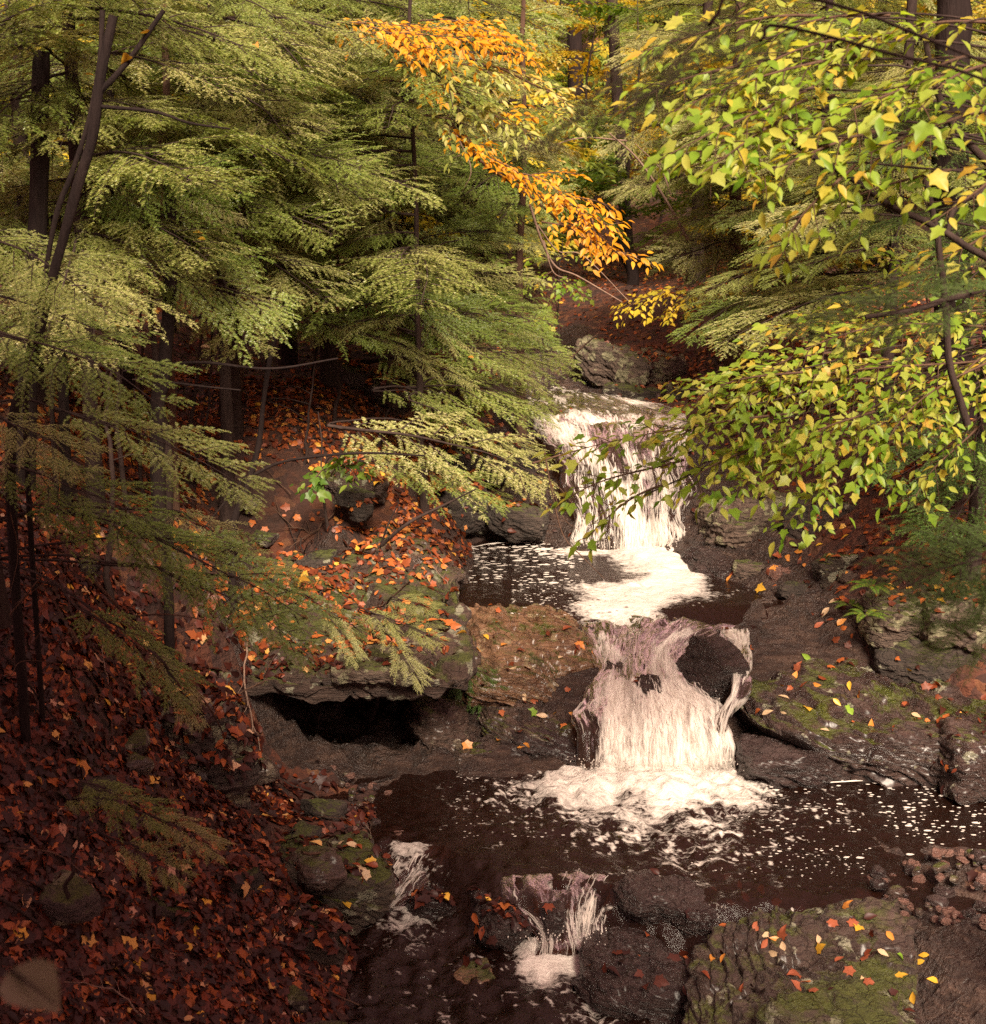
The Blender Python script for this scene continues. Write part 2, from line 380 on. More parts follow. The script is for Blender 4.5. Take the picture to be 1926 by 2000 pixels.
# pool bed and outflow
for a in [(1200, 1560), (1400, 1560), (1600, 1580), (1800, 1560), (1000, 1560), (860, 1560), (1500, 1660), (1100, 1640), (1300, 1640), (900, 1640)]:
    p = at_z(*a, 0); cw(p[0], p[1], -.2)
cw(4.0, 7.3, -.2)
for px, py in ((1720, 1725), (1790, 1720), (1790, 1765), (1860, 1710), (1860, 1760), (1930, 1720), (1930, 1780), (2010, 1720), (2010, 1790)): p = at_z(px, py, .06); cw(p[0], p[1], .075)
for a in [(1650, 1690, -.1), (1800, 1660, -.1), (1740, 1735, .03), (1850, 1720, .06), (1900, 1790, .07), (1840, 1780, .05), (1926, 1690, .03), (1990, 1740, .08)]: p = at_z(a[0], a[1], a[2]); cw(*p)
for a in [(780, 1700, -.16), (720, 1790, -.28), (850, 1850, -.36), (1000, 1800, -.30), (1100, 1850, -.34), (1000, 1960, -.48), (1200, 1900, -.44), (1450, 1900, -.4), (1650, 1900, -.38), (1780, 1900, -.42), (1880, 1930, -.38)]:
    p = at_z(*a); cw(*p)

for px, py, z in ((705, 1805, -.34), (760, 1745, -.27), (830, 1700, -.2), (830, 1765, -.32), (770, 1790, -.34)): p = at_z(px, py, z); cw(*p)
cw(0, 4.5, -.6); cw(1.5, 4.4, -.6); cw(-1.2, 4.2, -.1); cw(-3, 3.5, .9); cw(3, 4.5, -.3); cw(5, 5, .6); cw(0, 2, -.9)
# far valley
for a in [(1180, 700, 14.6), (1320, 720, 14.3), (1420, 760, 13), (1100, 640, 16), (1350, 640, 15), (1500, 700, 13.5), (1600, 760, 12.5), (1850, 650, 12.5), (1100, 500, 20.5), (1300, 520, 19), (1600, 500, 17),
          (1850, 480, 16.5), (800, 560, 17), (500, 560, 17), (900, 440, 23), (1150, 400, 26), (1500, 380, 24), (1850, 350, 24), (100, 400, 22), (500, 400, 25), (1150, 280, 32), (500, 280, 32), (1800, 250, 32)]: cp(*a)
cw(-10, 6, 3.2); cw(-10, 12, 4.0); cw(9, 8, 2.6); cw(10, 13, 3.6); cw(-16, 25, 7); cw(16, 25, 6)
for x in (-30, -10, 10, 30):
    cw(x, 46, 9 + abs(x) * .08); cw(x, 75, 20 + abs(x) * .05); cw(x, 110, 36)
cw(-40, 10, 14); cw(40, 10, 13); cw(-14, -4, 4); cw(14, -4, 4); cw(0, -6, 1.2)
CP = np.array(CP)
def _U(d2): return d2 * np.log(d2 + 1e-9) * 0.5
def _warp(x, y):                                    # squeeze the far parts so that near and far points weigh alike
    s = 8.0
    return np.sign(x) * s * np.log1p(np.abs(x) / s), 8 + np.sign(y - 8) * s * np.log1p(np.abs(y - 8) / s)
_cx, _cy = _warp(CP[:, 0], CP[:, 1])
_n = len(CP)
_K = _U((_cx[:, None] - _cx) ** 2 + (_cy[:, None] - _cy) ** 2) + np.eye(_n) * 0.02
_P = np.stack([np.ones(_n), _cx, _cy], 1)
_A = np.block([[_K, _P], [_P.T, np.zeros((3, 3))]])
_w = np.linalg.solve(_A, np.concatenate([CP[:, 2], np.zeros(3)]))
def rock_and_shade_mask(x, y):
    c = np.interp(y, [5, 7.5, 9, 11, 13, 16], [1.0, .9, .9, 1.0, .75, .5]); wd = np.interp(y, [4, 5.5, 7, 7.9, 9, 11, 13, 15], [1.1, 1.1, 1.2, 1.25, 1.2, .75, .55, .3])
    return np.clip(1.05 - (np.abs(x - c) - wd) * 2.2, 0, 1) * (y < 16) * (y > 3) + ((x > -1.8) & (x < -.2) & (y > 7.55) & (y < 9.6)) * 1.0  # last term paints the hollow floor dark to deepen its shade
def Hs(x, y):
    x = np.atleast_1d(np.asarray(x, float)).ravel(); y = np.atleast_1d(np.asarray(y, float)).ravel()
    wx, wy = _warp(x, y); o = np.empty(len(x))
    for a in range(0, len(x), 20000):
        b = slice(a, a + 20000)
        o[b] = _U((wx[b, None] - _cx) ** 2 + (wy[b, None] - _cy) ** 2) @ _w[:_n] + _w[_n] + _w[_n + 1] * wx[b] + _w[_n + 2] * wy[b]
    P = np.stack([x, y, x * 0], 1)
    far = sstep(14, 30, np.hypot(x, y - 5))
    rk = rock_and_shade_mask(x, y); q = o * 9 + x * 1.6 + y * .7 + fbm(P * 2.2, 3, 71) * 2.2; o = o + rk * (((q - np.floor(q)) ** 2.0) * .075 + fbm(P * 11, 3, 72) * .03 - .03)
    return o + fbm(P * 1.7, 4, 5) * (0.09 + 0.5 * far) + fbm(P * 7, 3, 9) * 0.035
def H1(x, y): return float(Hs(x, y)[0])

def axis(lo, d0, d1, hi, st):
    a = list(np.arange(d0, d1, st)); s = st
    while a[-1] < hi: s *= 1.09; a.append(a[-1] + s)
    s = st; b = [d0]
    while b[-1] > lo: s *= 1.09; b.append(b[-1] - s)
    return np.array(b[:0:-1] + a)
gx, gy = axis(-70, -4.2, 4.4, 70, 0.04), axis(-12, 4.2, 14.5, 125, 0.04)
GX, GY = np.meshgrid(gx, gy, indexing='ij')
GZ = Hs(GX.ravel(), GY.ravel())
M_ground = m_ground()
ground_me = raw_mesh('ground', np.stack([GX.ravel(), GY.ravel(), GZ], 1), [grid_faces(len(gx), len(gy))[:, ::-1]], [np.zeros((len(gx) - 1) * (len(gy) - 1), np.int32)], [M_ground], attrs={'rock': rock_and_shade_mask(GX.ravel(), GY.ravel())})
kind(obj('ground', ground_me), 'structure')

# ------------------------------------------------------------------ rocks
M_schist = m_rock('brown_schist', (0.032, 0.018, 0.012), (0.090, 0.052, 0.036), lichen=0.25, lich_c=(0.2, 0.16, 0.11), moss=0.2, rough=0.5, wet=0.35)
M_slab = m_rock('dark_purple_schist', (0.022, 0.011, 0.009), (0.062, 0.034, 0.026), lichen=0.1, moss=0.19, rough=0.42, wet=0.35, strata=(0.25, 0.2, 0.3))
M_moss = m_rock('mossy_schist', (0.03, 0.021, 0.014), (0.085, 0.06, 0.042), lichen=0.15, moss=0.36, rough=0.6)
M_lich = m_rock('lichened_schist', (0.048, 0.030, 0.022), (0.14, 0.094, 0.068), lichen=0.62, lich_c=(0.28, 0.26, 0.15), moss=0.3, rough=0.75, strata=(0.9, 0.3, 0.2))
M_lichdark = m_rock('lichened_dark_schist', (0.03, 0.018, 0.014), (0.085, 0.055, 0.045), lichen=0.55, lich_c=(0.26, 0.24, 0.15), moss=0.25, rough=0.75, strata=(0.6, 0.2, 0.2))
M_tan = m_rock('ochre_layered_schist', (0.085, 0.04, 0.02), (0.22, 0.115, 0.058), lichen=0.2, lich_c=(0.3, 0.22, 0.12), moss=0.2, rough=0.45, wet=0.4, strata=(0.15, 0.1, 0))
M_wet = m_rock('wet_schist', (0.012, 0.006, 0.005), (0.045, 0.025, 0.021), rough=0.42, wet=0.2, strata=(0.3, 0.3, 0))
M_dark = m_rock('shade_darkened_schist', (0.02, 0.014, 0.01), (0.06, 0.04, 0.03), lichen=0.1, moss=0.3, rough=0.8)  # darker schist copy with the shade of recesses and gaps in its colour
M_litter_ledge = m_rock('leaf_strewn_schist', (0.03, 0.016, 0.011), (0.08, 0.046, 0.032), lichen=0.3, moss=0.3, rough=0.7)
M_slabm = m_rock('wet_slab_with_moss', (0.022, 0.013, 0.009), (0.066, 0.040, 0.029), lichen=0.12, moss=0.22, rough=0.5, wet=0.3, strata=(0.25, 0.3, 0.3))
M_pink = m_rock('pink_cobble_stone', (0.085, 0.04, 0.03), (0.20, 0.105, 0.08), rough=0.4)
_ico = {}
def ico(k):
    if k not in _ico:
        b = bmesh.new(); bmesh.ops.create_icosphere(b, subdivisions=k, radius=1)
        b.verts.ensure_lookup_table()
        _ico[k] = (np.array([v.co[:] for v in b.verts]), np.array([[v.index for v in f.verts] for f in b.faces])); b.free()
    return _ico[k]
ROCK_TRIS = []
def rock_geo(dims, rot=(0, 0, 0), seed=0, sub=5, facets=12, p=12, rough=0.06, strata=0.05, layers=9.0, tilt=(0.3, 0.2)):
    D, F = ico(sub); r = np.random.default_rng(seed)
    n = nrm(np.concatenate([r.normal(size=(facets, 3)) , np.eye(3), -np.eye(3)]))
    d = np.concatenate([r.uniform(.78, 1.0, facets), r.uniform(.75, .95, 6)])
    s = np.maximum(0, D @ n.T) / d
    V = D / ((s ** p).sum(1) ** (1 / p))[:, None]
    V = V * np.asarray(dims) / 2
    sc_ = float(np.mean(dims)) / 2
    nd = nrm(D / np.asarray(dims))
    Q = V + r.uniform(-50, 50, 3)
    lay = Q[:, 2] + tilt[0] * Q[:, 0] + tilt[1] * Q[:, 1]
    L = np.stack([Q[:, 0] * 1.5 / sc_ , Q[:, 1] * 1.5 / sc_, lay * layers / sc_ / 2], 1)
    V = V + nd * (fbm(Q * 2.2 / sc_, 5, seed) * rough * 2.2 * sc_ + (fbm(L, 3, seed + 3)) * strata * 2 * sc_)[:, None]
    saw = lay * layers * .8 / sc_ + fbm(Q * 1.6 / sc_, 3, seed + 5) * 1.6
    V = V - nd * (((saw - np.floor(saw)) ** 1.6) * strata * .75 * sc_)[:, None]
    V = V + nd * (fbm(Q * 9 / sc_, 3, seed + 6) * rough * .45 * sc_)[:, None]
    cr = 1 - np.abs(fbm(Q * 1.3 / sc_ + 9, 3, seed + 8)) * 9
    V = V - nd * (np.clip(cr, 0, 1) * 0.05 * sc_)[:, None]
    E = Matrix.Rotation(rot[2], 3, 'Z') @ Matrix.Rotation(rot[1], 3, 'Y') @ Matrix.Rotation(rot[0], 3, 'X')
    return V @ np.array(E).T, F
def rock(name, label, pos, dims, m, rot=(0, 0, 0), cat='rock', group=None, **k):
    V, F = rock_geo(dims, [R(a) for a in rot], **k)
    o = obj(name, raw_mesh(name, V, [F], [np.zeros(len(F), np.int32)], [m]))
    o.location = pos
    tag(o, label, cat, group)
    ROCK_TRIS.append((V + np.asarray(pos), F))
    return o
def mid(px, py, y, dz=0): p = at_y(px, py, y); p[2] += dz; return p

S = 100
rock('rock_slab', 'broad sloping dark rock slab with moss, right of the lower waterfall', mid(1735, 1372, 8.15, -.17), (1.95, 1.55, 0.66), M_slab, (3, 2, -6), seed=3, sub=7, facets=10, p=16, rough=0.06, strata=0.055, layers=14)
rock('rock', 'rounded wet rock shelf at the waterline below the mossy slab', mid(1545, 1475, 7.72, -.06), (0.8, 0.5, 0.32), M_wet, (0, 4, 4), seed=4, sub=6)
rock('rock', 'dark rock under the far right end of the mossy slab', mid(1905, 1440, 7.6, -.1), (0.7, 0.7, 0.5), M_slab, (0, 6, 12), seed=42, sub=6)
rock('rock', 'smooth wedge rock splitting the lower waterfall', mid(1388, 1312, 8.3, .02), (0.25, 0.46, 0.40), M_wet, (24, 14, 28), seed=6, sub=6, rough=.03, facets=4, p=60, strata=.03)
rock('rock', 'flat wet stone at the lip right of the wedge rock', mid(1470, 1238, 8.95, -.05), (0.5, 0.4, 0.16), M_wet, (0, 3, 0), seed=6, sub=6)
rock('rock_slab', 'big mossy slab strewn with yellow leaves in front of the pool', mid(1570, 1850, 5.6, -.20), (1.2, 1.4, 0.4), M_slabm, (6, 3, -12), seed=7, sub=7, facets=16, p=9, rough=0.075, strata=.06, layers=14)
rock('rock', 'low mossy rock at the bottom edge, under the leaf strewn slab', mid(1640, 1990, 5.1, -.12), (0.9, 0.6, 0.4), M_moss, (0, 3, 10), seed=71, sub=6)
rock('rock', 'knobbly wet rock breaking the surface at the pool outlet', mid(1262, 1722, 6.25, -.09), (0.34, 0.36, 0.22), M_wet, (8, 4, 20), seed=8, sub=6, facets=8)
rock('rock', 'wet rock between the knobbly rock and the mossy slab', mid(1345, 1745, 6.2, -.10), (0.34, 0.42, 0.24), M_wet, (6, -4, 60), seed=9, sub=6, facets=8)
rock('rock', 'low wet rock with water running over it, left of the mossy slab', mid(1270, 1850, 5.8, -.20), (0.75, 0.6, 0.3), M_wet, (5, 2, -15), seed=10, sub=6)
rock('rock', 'dark submerged rock between the two small cascades', mid(1030, 1705, 6.5, -.13), (0.66, 0.5, 0.22), M_wet, (10, 2, 8), seed=11, sub=6)
rock('rock', 'mossy rounded rock with pale flecks beside the left cascade', mid(650, 1690, 6.55, -.06), (0.70, 0.78, 0.42), M_moss, (8, 4, 15), seed=12, sub=7)
rock('rock', 'pinkish angular stone behind the mossy rock at the left shore', mid(765, 1630, 6.95, -.03), (0.22, 0.2, 0.14), M_pink, (0, 0, 30), seed=13, sub=5)
rock('rock', 'small purple stone on the gravel under the hollow', mid(700, 1610, 7.0, -.01), (0.2, 0.16, 0.11), M_pink, (0, 0, 70), seed=14, sub=5)
rock('ledge', 'overhanging leaf covered ledge above the black hollow', mid(680, 1222, 8.4, .02), (1.8, 2.3, 0.28), M_litter_ledge, (8, 2, 3), seed=15, sub=7, facets=8, p=20, strata=.07)
rock('ledge', 'thin grey rock lip hanging under the ledge by the hollow', mid(760, 1302, 7.75, .03), (0.62, 0.6, 0.14), M_lich, (2, -2, -5), seed=16, sub=6, facets=8)
rock('rock_wall', 'lichen spotted rock wall at the left mouth of the hollow', mid(375, 1460, 7.0, -.12), (0.66, 1.1, 1.15), M_lichdark, (0, -10, 20), seed=17, sub=7, rough=.09, strata=.06)
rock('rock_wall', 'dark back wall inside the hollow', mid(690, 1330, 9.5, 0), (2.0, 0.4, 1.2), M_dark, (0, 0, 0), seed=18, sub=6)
rock('rock', 'mossy buttress at the right mouth of the hollow', mid(855, 1430, 8.15, -.05), (0.42, 0.7, 0.68), M_schist, (0, 8, 12), seed=19, sub=6)
rock('rock', 'low dark rock shelf at the waterline inside the hollow', mid(760, 1525, 7.85, -.05), (0.75, 0.4, 0.16), M_wet, (0, 0, -6), seed=20, sub=6)
rock('ledge', 'tan slanting ledge at the left corner of the upper pool', mid(810, 1085, 9.55, -.06), (0.85, 0.55, 0.34), M_schist, (0, 18, -28), seed=21, sub=7, facets=8, p=18, strata=.06)
rock('ledge', 'brown stepped ledge below the tan ledge', mid(790, 1160, 9.1, -.08), (0.62, 0.5, 0.34), M_schist, (0, 8, 10), seed=22, sub=6, strata=.06)
rock('rock', 'brown rock with lichen left of the bedrock steps', mid(880, 1290, 8.55, -.1), (0.36, 0.5, 0.5), M_schist, (0, 10, 0), seed=23, sub=6)
rock('bedrock', 'ochre layered bedrock steps left of the lower waterfall', mid(1025, 1255, 8.68, -.14), (1.12, 1.25, 0.40), M_tan, (13, 4, 8), seed=24, sub=7, facets=8, p=16, strata=.08, layers=16)
rock('bedrock', 'purple brown wet bedrock under the ochre steps', mid(1035, 1385, 8.2, -.12), (0.85, 0.8, 0.36), M_schist, (12, 5, 4), seed=25, sub=7, facets=8, strata=.09, layers=14)
rock('rock', 'black wet rock at the foot of the bedrock steps', mid(1050, 1440, 7.98, -.06), (0.62, 0.4, 0.28), M_wet, (0, 6, -8), seed=26, sub=6, strata=.07)
rock('rock', 'low leafy rock at the pool edge right of the hollow', mid(930, 1460, 7.95, -.05), (0.42, 0.34, 0.2), M_schist, (0, 4, 10), seed=27, sub=6)
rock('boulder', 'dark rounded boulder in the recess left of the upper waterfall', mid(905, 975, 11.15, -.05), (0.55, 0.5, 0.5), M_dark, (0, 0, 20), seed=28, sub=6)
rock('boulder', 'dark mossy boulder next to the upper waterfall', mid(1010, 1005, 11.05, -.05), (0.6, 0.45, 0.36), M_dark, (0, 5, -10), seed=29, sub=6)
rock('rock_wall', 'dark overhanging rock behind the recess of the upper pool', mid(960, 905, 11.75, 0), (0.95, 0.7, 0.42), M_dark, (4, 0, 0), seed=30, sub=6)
rock('outcrop', 'grey cracked outcrop above the stream head', mid(1200, 715, 14.2, -.05), (0.95, 0.8, 0.66), M_lich, (0, 22, -20), seed=31, sub=7, rough=.08, strata=.07)
rock('outcrop', 'grey rock block against the right side of the cracked outcrop', mid(1295, 715, 14.3, -.05), (0.5, 0.6, 0.5), M_lich, (0, 10, 20), seed=32, sub=6, rough=.08)
rock('rock', 'mossy rock at the stream edge below the grey outcrop', mid(1345, 765, 13.3, -.06), (0.6, 0.5, 0.32), M_moss, (0, 4, 0), seed=33, sub=6)
rock('rock', 'dark rock ledge between the outcrop and the stream', mid(1240, 762, 13.6, -.08), (0.8, 0.4, 0.3), M_dark, (0, 5, -12), seed=34, sub=6)
rock('rock', 'small pale topped rock in the stream head', mid(1112, 778, 13.2, -.03), (0.3, 0.24, 0.18), M_lich, (0, 8, 20), seed=35, sub=5)
rock('rock', 'black rock splitting the water above the upper fall', mid(1165, 803, 12.5, -.04), (0.4, 0.2, 0.14), M_wet, (0, 14, -20), seed=36, sub=5)
rock('outcrop', 'lichen crusted outcrop right of the upper waterfall', mid(1450, 1015, 10.6, -.08), (0.72, 0.75, 0.58), M_lich, (0, -8, 10), seed=37, sub=7, rough=.09, strata=.06)
rock('rock', 'round lichened rock on top of the crusted outcrop', mid(1520, 985, 10.65, 0), (0.34, 0.3, 0.26), M_lich, (0, 0, 30), seed=38, sub=6)
rock('rock', 'wet dark rock flank along the right edge of the upper waterfall', mid(1385, 1090, 10.25, -.1), (0.36, 0.9, 0.34), M_wet, (0, 14, 14), seed=39, sub=6)
rock('rock', 'pale grey stone among orange leaves above the shallow pool', mid(1465, 1110, 9.9, -.03), (0.3, 0.28, 0.2), M_lich, (0, 6, 60), seed=40, sub=6)
rock('rock', 'flat pinkish stone beside the pale grey stone', mid(1530, 1120, 9.7, -.02), (0.28, 0.24, 0.15), M_pink, (0, 6, 15), seed=41, sub=5)
rock('rock', 'dark stone at the shallow edge under the flat pinkish stone', mid(1550, 1150, 9.35, -.02), (0.24, 0.2, 0.15), M_dark, (0, 0, 0), seed=43, sub=5)
rock('boulder', 'mossy boulder on the leafy slope right of the shallow pool', mid(1630, 1110, 9.4, -.02), (0.36, 0.3, 0.28), M_moss, (0, 0, 20), seed=44, sub=6)
rock('rock', 'tan flat stone set in leaves near the ferns', mid(1665, 1125, 9.2, -.02), (0.2, 0.2, 0.12), M_lich, (0, 0, 0), seed=45, sub=5)
rock('boulder', 'large pale lichened boulder overhanging a dark gap at the right', mid(1765, 1195, 8.6, -.02), (0.66, 0.6, 0.36), M_lich, (0, -4, 6), seed=46, sub=7)
rock('rock', 'stone painted shade dark in the gap under the pale boulder', mid(1800, 1270, 8.4, -.08), (0.7, 0.5, 0.34), M_dark, (0, 0, 0), seed=47, sub=6)
rock('rock', 'brown stone left of the pale boulder by the ferns', mid(1690, 1190, 8.8, -.06), (0.3, 0.34, 0.26), M_schist, (0, 0, 25), seed=48, sub=6)
rock('boulder', 'grey boulder half hidden by the near hemlock spray at the right edge', mid(1880, 1200, 8.4, 0), (0.6, 0.6, 0.42), M_lich, (0, 0, 0), seed=49, sub=6)
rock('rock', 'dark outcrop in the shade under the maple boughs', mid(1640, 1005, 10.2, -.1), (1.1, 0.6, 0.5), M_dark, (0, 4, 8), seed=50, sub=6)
rock('rock', 'flat wedge stone standing out of the outflow at the bottom', mid(925, 1905, 5.95, -.02), (0.24, 0.2, 0.12), M_tan, (10, -6, 20), seed=51, sub=5, facets=6)
rock('rock', 'grey block on the leafy slope at the left edge', mid(120, 1420, 5.9, .0), (0.24, 0.2, 0.17), M_schist, (0, 10, 30), seed=52, sub=5)
rock('rock', 'brown slab poking out of the shaded leaves at lower left', mid(300, 1770, 5.5, .0), (0.34, 0.28, 0.16), M_dark, (0, 6, 10), seed=53, sub=5)
rock('rock', 'dark stone in the leaves below the lichen wall', mid(440, 1720, 6.0, .0), (0.36, 0.3, 0.24), M_dark, (0, 6, 60), seed=54, sub=5)
rock('rock', 'mossy stone bank along the water at lower left', mid(600, 1800, 6.05, -.05), (0.42, 0.5, 0.28), M_moss, (0, 6, 25), seed=55, sub=6)
rock('rock', 'leafy rock step on the left bank above the ledge', mid(690, 940, 10.2, -.03), (0.6, 0.45, 0.3), M_litter_ledge, (0, 6, -14), seed=56, sub=6)
rock('rock', 'brown rock face high on the left bank', mid(720, 755, 12.2, -.05), (1.0, 0.7, 0.46), M_litter_ledge, (0, 14, -25), seed=57, sub=6)
rock('rock', 'dark rock knob on the orange leaf slope', mid(705, 1000, 9.75, 0), (0.2, 0.2, 0.18), M_dark, (0, 0, 0), seed=58, sub=5)

rock('rock', 'small brown hump in the water at the lip of the lower fall', mid(1238, 1240, 8.9, -.05), (0.26, 0.22, 0.16), M_tan, (10, 0, 0), seed=81, sub=5)
rock('rock', 'wet knob left of the brown hump at the lip', mid(1150, 1222, 8.95, -.05), (0.2, 0.2, 0.14), M_wet, (0, 0, 40), seed=82, sub=5)
rock('rock', 'wet step rock in the middle of the lower fall', mid(1262, 1330, 8.22, -.06), (0.24, 0.26, 0.2), M_wet, (10, 0, 20), seed=83, sub=5)
rock('rock', 'black wet rock dividing the two spouts of the centre cascade', mid(1082, 1790, 6.17, -.03), (0.13, 0.16, 0.2), M_wet, (0, 0, 10), seed=84, sub=5)
rock('rock', 'dark wet rock on the left of the centre cascade', mid(975, 1775, 6.2, -.1), (0.3, 0.3, 0.24), M_wet, (0, 6, 30), seed=85, sub=6)
rock('rock', 'dark wet rock right of the white boil', mid(1240, 1815, 6.0, -.12), (0.3, 0.3, 0.24), M_wet, (0, 6, 70), seed=86, sub=6)
rock('rock', 'flat dark stone by the left cascade', mid(845, 1735, 6.45, -.09), (0.3, 0.26, 0.16), M_wet, (0, 4, 12), seed=87, sub=5)
# pebble bar at the right end of the pool: 150 separate stones
PEB = []
for q in range(8):
    d = rng.uniform(.75, 1.25, 3) * (1, .85, .62)
    V, F = rock_geo(d, seed=200 + q, sub=3, facets=9, p=7, rough=.05, strata=.01)
    PEB.append(raw_mesh('pebble', V, [F], [np.zeros(len(F), np.int32)], [(M_pink, M_schist, M_wet, M_pink)[q % 4]]))
PEB_L = ('reddish rounded pebble in the stone bar right of the mossy slab', 'small brown pebble on the gravel under the hollow')
def pebble(x, y, s, zz, which):
    o = obj('pebble', PEB[rng.integers(8)]); o.location = (x, y, zz); o.scale = (s,) * 3
    o.rotation_euler = (rng.uniform(-.4, .4), rng.uniform(-.4, .4), rng.uniform(0, 6.28))
    tag(o, PEB_L[which], 'pebble', ('pebbles of the stone bar', 'pebbles under the hollow')[which])
for q in range(330):
    px, py = rng.uniform(1610, 1990), rng.uniform(1655, 1850)
    lo = 1712 - (px - 1640) * .16 + rng.normal() * 10; hi = 1740 + (px - 1640) * .40
    if py < lo or py > hi: continue
    p = at_z(px, py, .02); s = rng.uniform(.03, .075) if rng.random() < .85 else rng.uniform(.08, .11)
    pebble(p[0], p[1], s, max(H1(p[0], p[1]), -.05) + s * rng.uniform(.1, .5), 0)
for px, py, s in ((1748, 1735, .14), (1714, 1727, .085), (1795, 1705, .10), (1845, 1695, .08), (1860, 1740, .08), (1850, 1780, .11), (1905, 1760, .09)):
    p = at_z(px, py, .04); pebble(p[0], p[1], s, H1(p[0], p[1]) + s * .35, 0)
for q in range(48):
    p = at_z(rng.uniform(600, 760), rng.uniform(1520, 1640), 0); s = rng.uniform(.025, .07)
    pebble(p[0], p[1], s, H1(p[0], p[1]) + s * .3, 1)
# ------------------------------------------------------------------ water
M_water = m_water('peat_brown_water', (0.014, 0.0055, 0.0035), (9, 15, 7), 0.35, 0.45)
M_fall = m_water('falling_water', (0.035, 0.02, 0.015), (15, 8, 1), 0.3, 0.45, (75, 7, 1))
M_chute = m_water('rushing_water', (0.022, 0.011, 0.008), (18, 7, 1), 0.35, 0.5)
M_white = m_foam()
M_veil = m_foam('veil_of_white_water', 0.4)
# lower pool with its outflow: one sheet, level at 0, dropping about 0.38 m over the outlet lip
fx, fy = np.arange(-2.6, 5.2, .02), np.arange(3.6, 8.9, .02)
X, Y = np.meshgrid(fx, fy, indexing='ij'); x, y = X.ravel(), Y.ravel()
P2 = np.stack([x, y, x * 0], 1)
lx = [at_z(p, q, 0)[0] for p, q in ((560, 1640), (740, 1640), (850, 1650), (960, 1700), (1040, 1725), (1150, 1725), (1230, 1740), (1400, 1760), (1650, 1730), (1750, 1750), (1850, 1850), (1990, 1900))]
ly = [at_z(p, q, 0)[1] for p, q in ((560, 1640), (740, 1640), (850, 1650), (960, 1700), (1040, 1725), (1150, 1725), (1230, 1740), (1400, 1760), (1650, 1730), (1750, 1750), (1850, 1850), (1990, 1900))]
lip = np.interp(x, lx, ly) + fbm(P2 * 3, 3, 30) * .06
t = lip - y
run = np.interp(x, [-.6, 0, .3, .6, 1.6, 2.2], [.42, .4, .16, .25, .5, .6])
z = -.22 * sstep(0, 1, t / run) - .07 * np.clip(t, 0, 2)
plunge = np.array([at_z(1265, 1520, 0)[0], at_z(1265, 1520, 0)[1]])
dx, dy = (x - plunge[0]), (y - plunge[1])
ang = np.arctan2(dy, dx); rad = np.hypot(dx / .66, dy / np.where(dy < 0, .78, .35))
rad = rad + fbm(P2 * 2.4, 4, 31) * .35 + fbm(np.stack([ang * 2.2, rad * .5, x * 0], 1), 3, 32) * .18
foam = np.clip(1.35 - rad, 0, 1) ** .8
far_foam = np.clip(2.0 - rad, 0, 1) * .30
lace = fbm(P2 * (5, 6.5, 1) + fbm(P2 * 2.2, 3, 92)[:, None] * .9, 4, 93)
foam = foam * (1 - .75 * sstep(.0, .35, lace) * sstep(.35, .9, rad))
# lacy foam streaks drifting off the plunge
rip = np.abs(fbm(P2 * 6 + fbm(P2 * 3, 3, 33)[:, None] * 1.2, 3, 34))
foam = np.maximum(foam, far_foam + sstep(.07, .0, rip) * np.clip(2.3 - rad, 0, 1) * .6)
slope = np.where((t > 0) & (t < run * 1.1), 1.0, 0) * sstep(0, .1, t)
chan = sum(np.exp(-((x - at_z(px, 1760, -.2)[0]) / wd) ** 2) for px, wd in ((790, .24), (1090, .24), (1800, .2)))
below = np.exp(-np.clip(t - run, 0, 9) / .22) * (t > run * .8)
foam = np.maximum(foam, chan * np.maximum(slope * .42, below * .85 * (.6 + .6 * fbm(P2 * 7, 3, 36))))
tr_ = (t > run) * np.clip(.30 * np.exp(-np.clip(t - run, 0, 9) / .6) * (chan + .25), 0, .4)
for bx, by, r1, r2, am in ((1115, 1862, .26, .24, .95), (1060, 1800, .06, .12, .6), (745, 1765, .17, .10, .75), (800, 1720, .12, .12, .6), (1190, 1930, .25, .22, .45), (1820, 1830, .13, .18, .6)):
    q = at_z(bx, by, -.2); rr = np.hypot((x - q[0]) / r1, (y - q[1]) / r2) + fbm(P2 * 5, 4, 91) * .7
    foam = np.maximum(foam, am * np.clip(1.35 - rr, 0, 1) * (t > -.02))
painted_glint = sstep(.07, 0, np.abs(fbm(P2 * (6, 9, 1) + fbm(P2 * 4, 3, 95)[:, None] * .8, 4, 96))) * sstep(-.1, .35, fbm(P2 * 1.7, 3, 97)) * (t > 0)
foam = np.maximum(foam, painted_glint * .7)  # sky glints on the outflow, painted as white streaks through the foam attribute
foam = np.clip(np.maximum(foam, tr_ + (t > run) * sstep(.04, 0, rip) * .3), 0, 1)
amp = .008 + .03 * np.clip(1.6 - rad, 0, 1) + .012 * np.clip(2.4 - rad, 0, 1) + .024 * (t > 0)
z = z + fbm(P2 * 9 * (1, .7, 1), 4, 37) * amp + fbm(P2 * (20, 28, 1), 3, 38) * amp * .7 + .035 * np.clip(1 - rad, 0, 1) ** 1.2 + .05 * chan * below * (1 + fbm(P2 * 9, 3, 39))
kind(obj('water', raw_mesh('water', np.stack([x, y, z], 1), [grid_faces(len(fx), len(fy))[:, ::-1]], [np.zeros((len(fx) - 1) * (len(fy) - 1), np.int32)], [M_water], attrs={'foam': foam, 'along': y, 'across': x})), 'structure')
POOL1 = (fx, fy, z.reshape(X.shape))
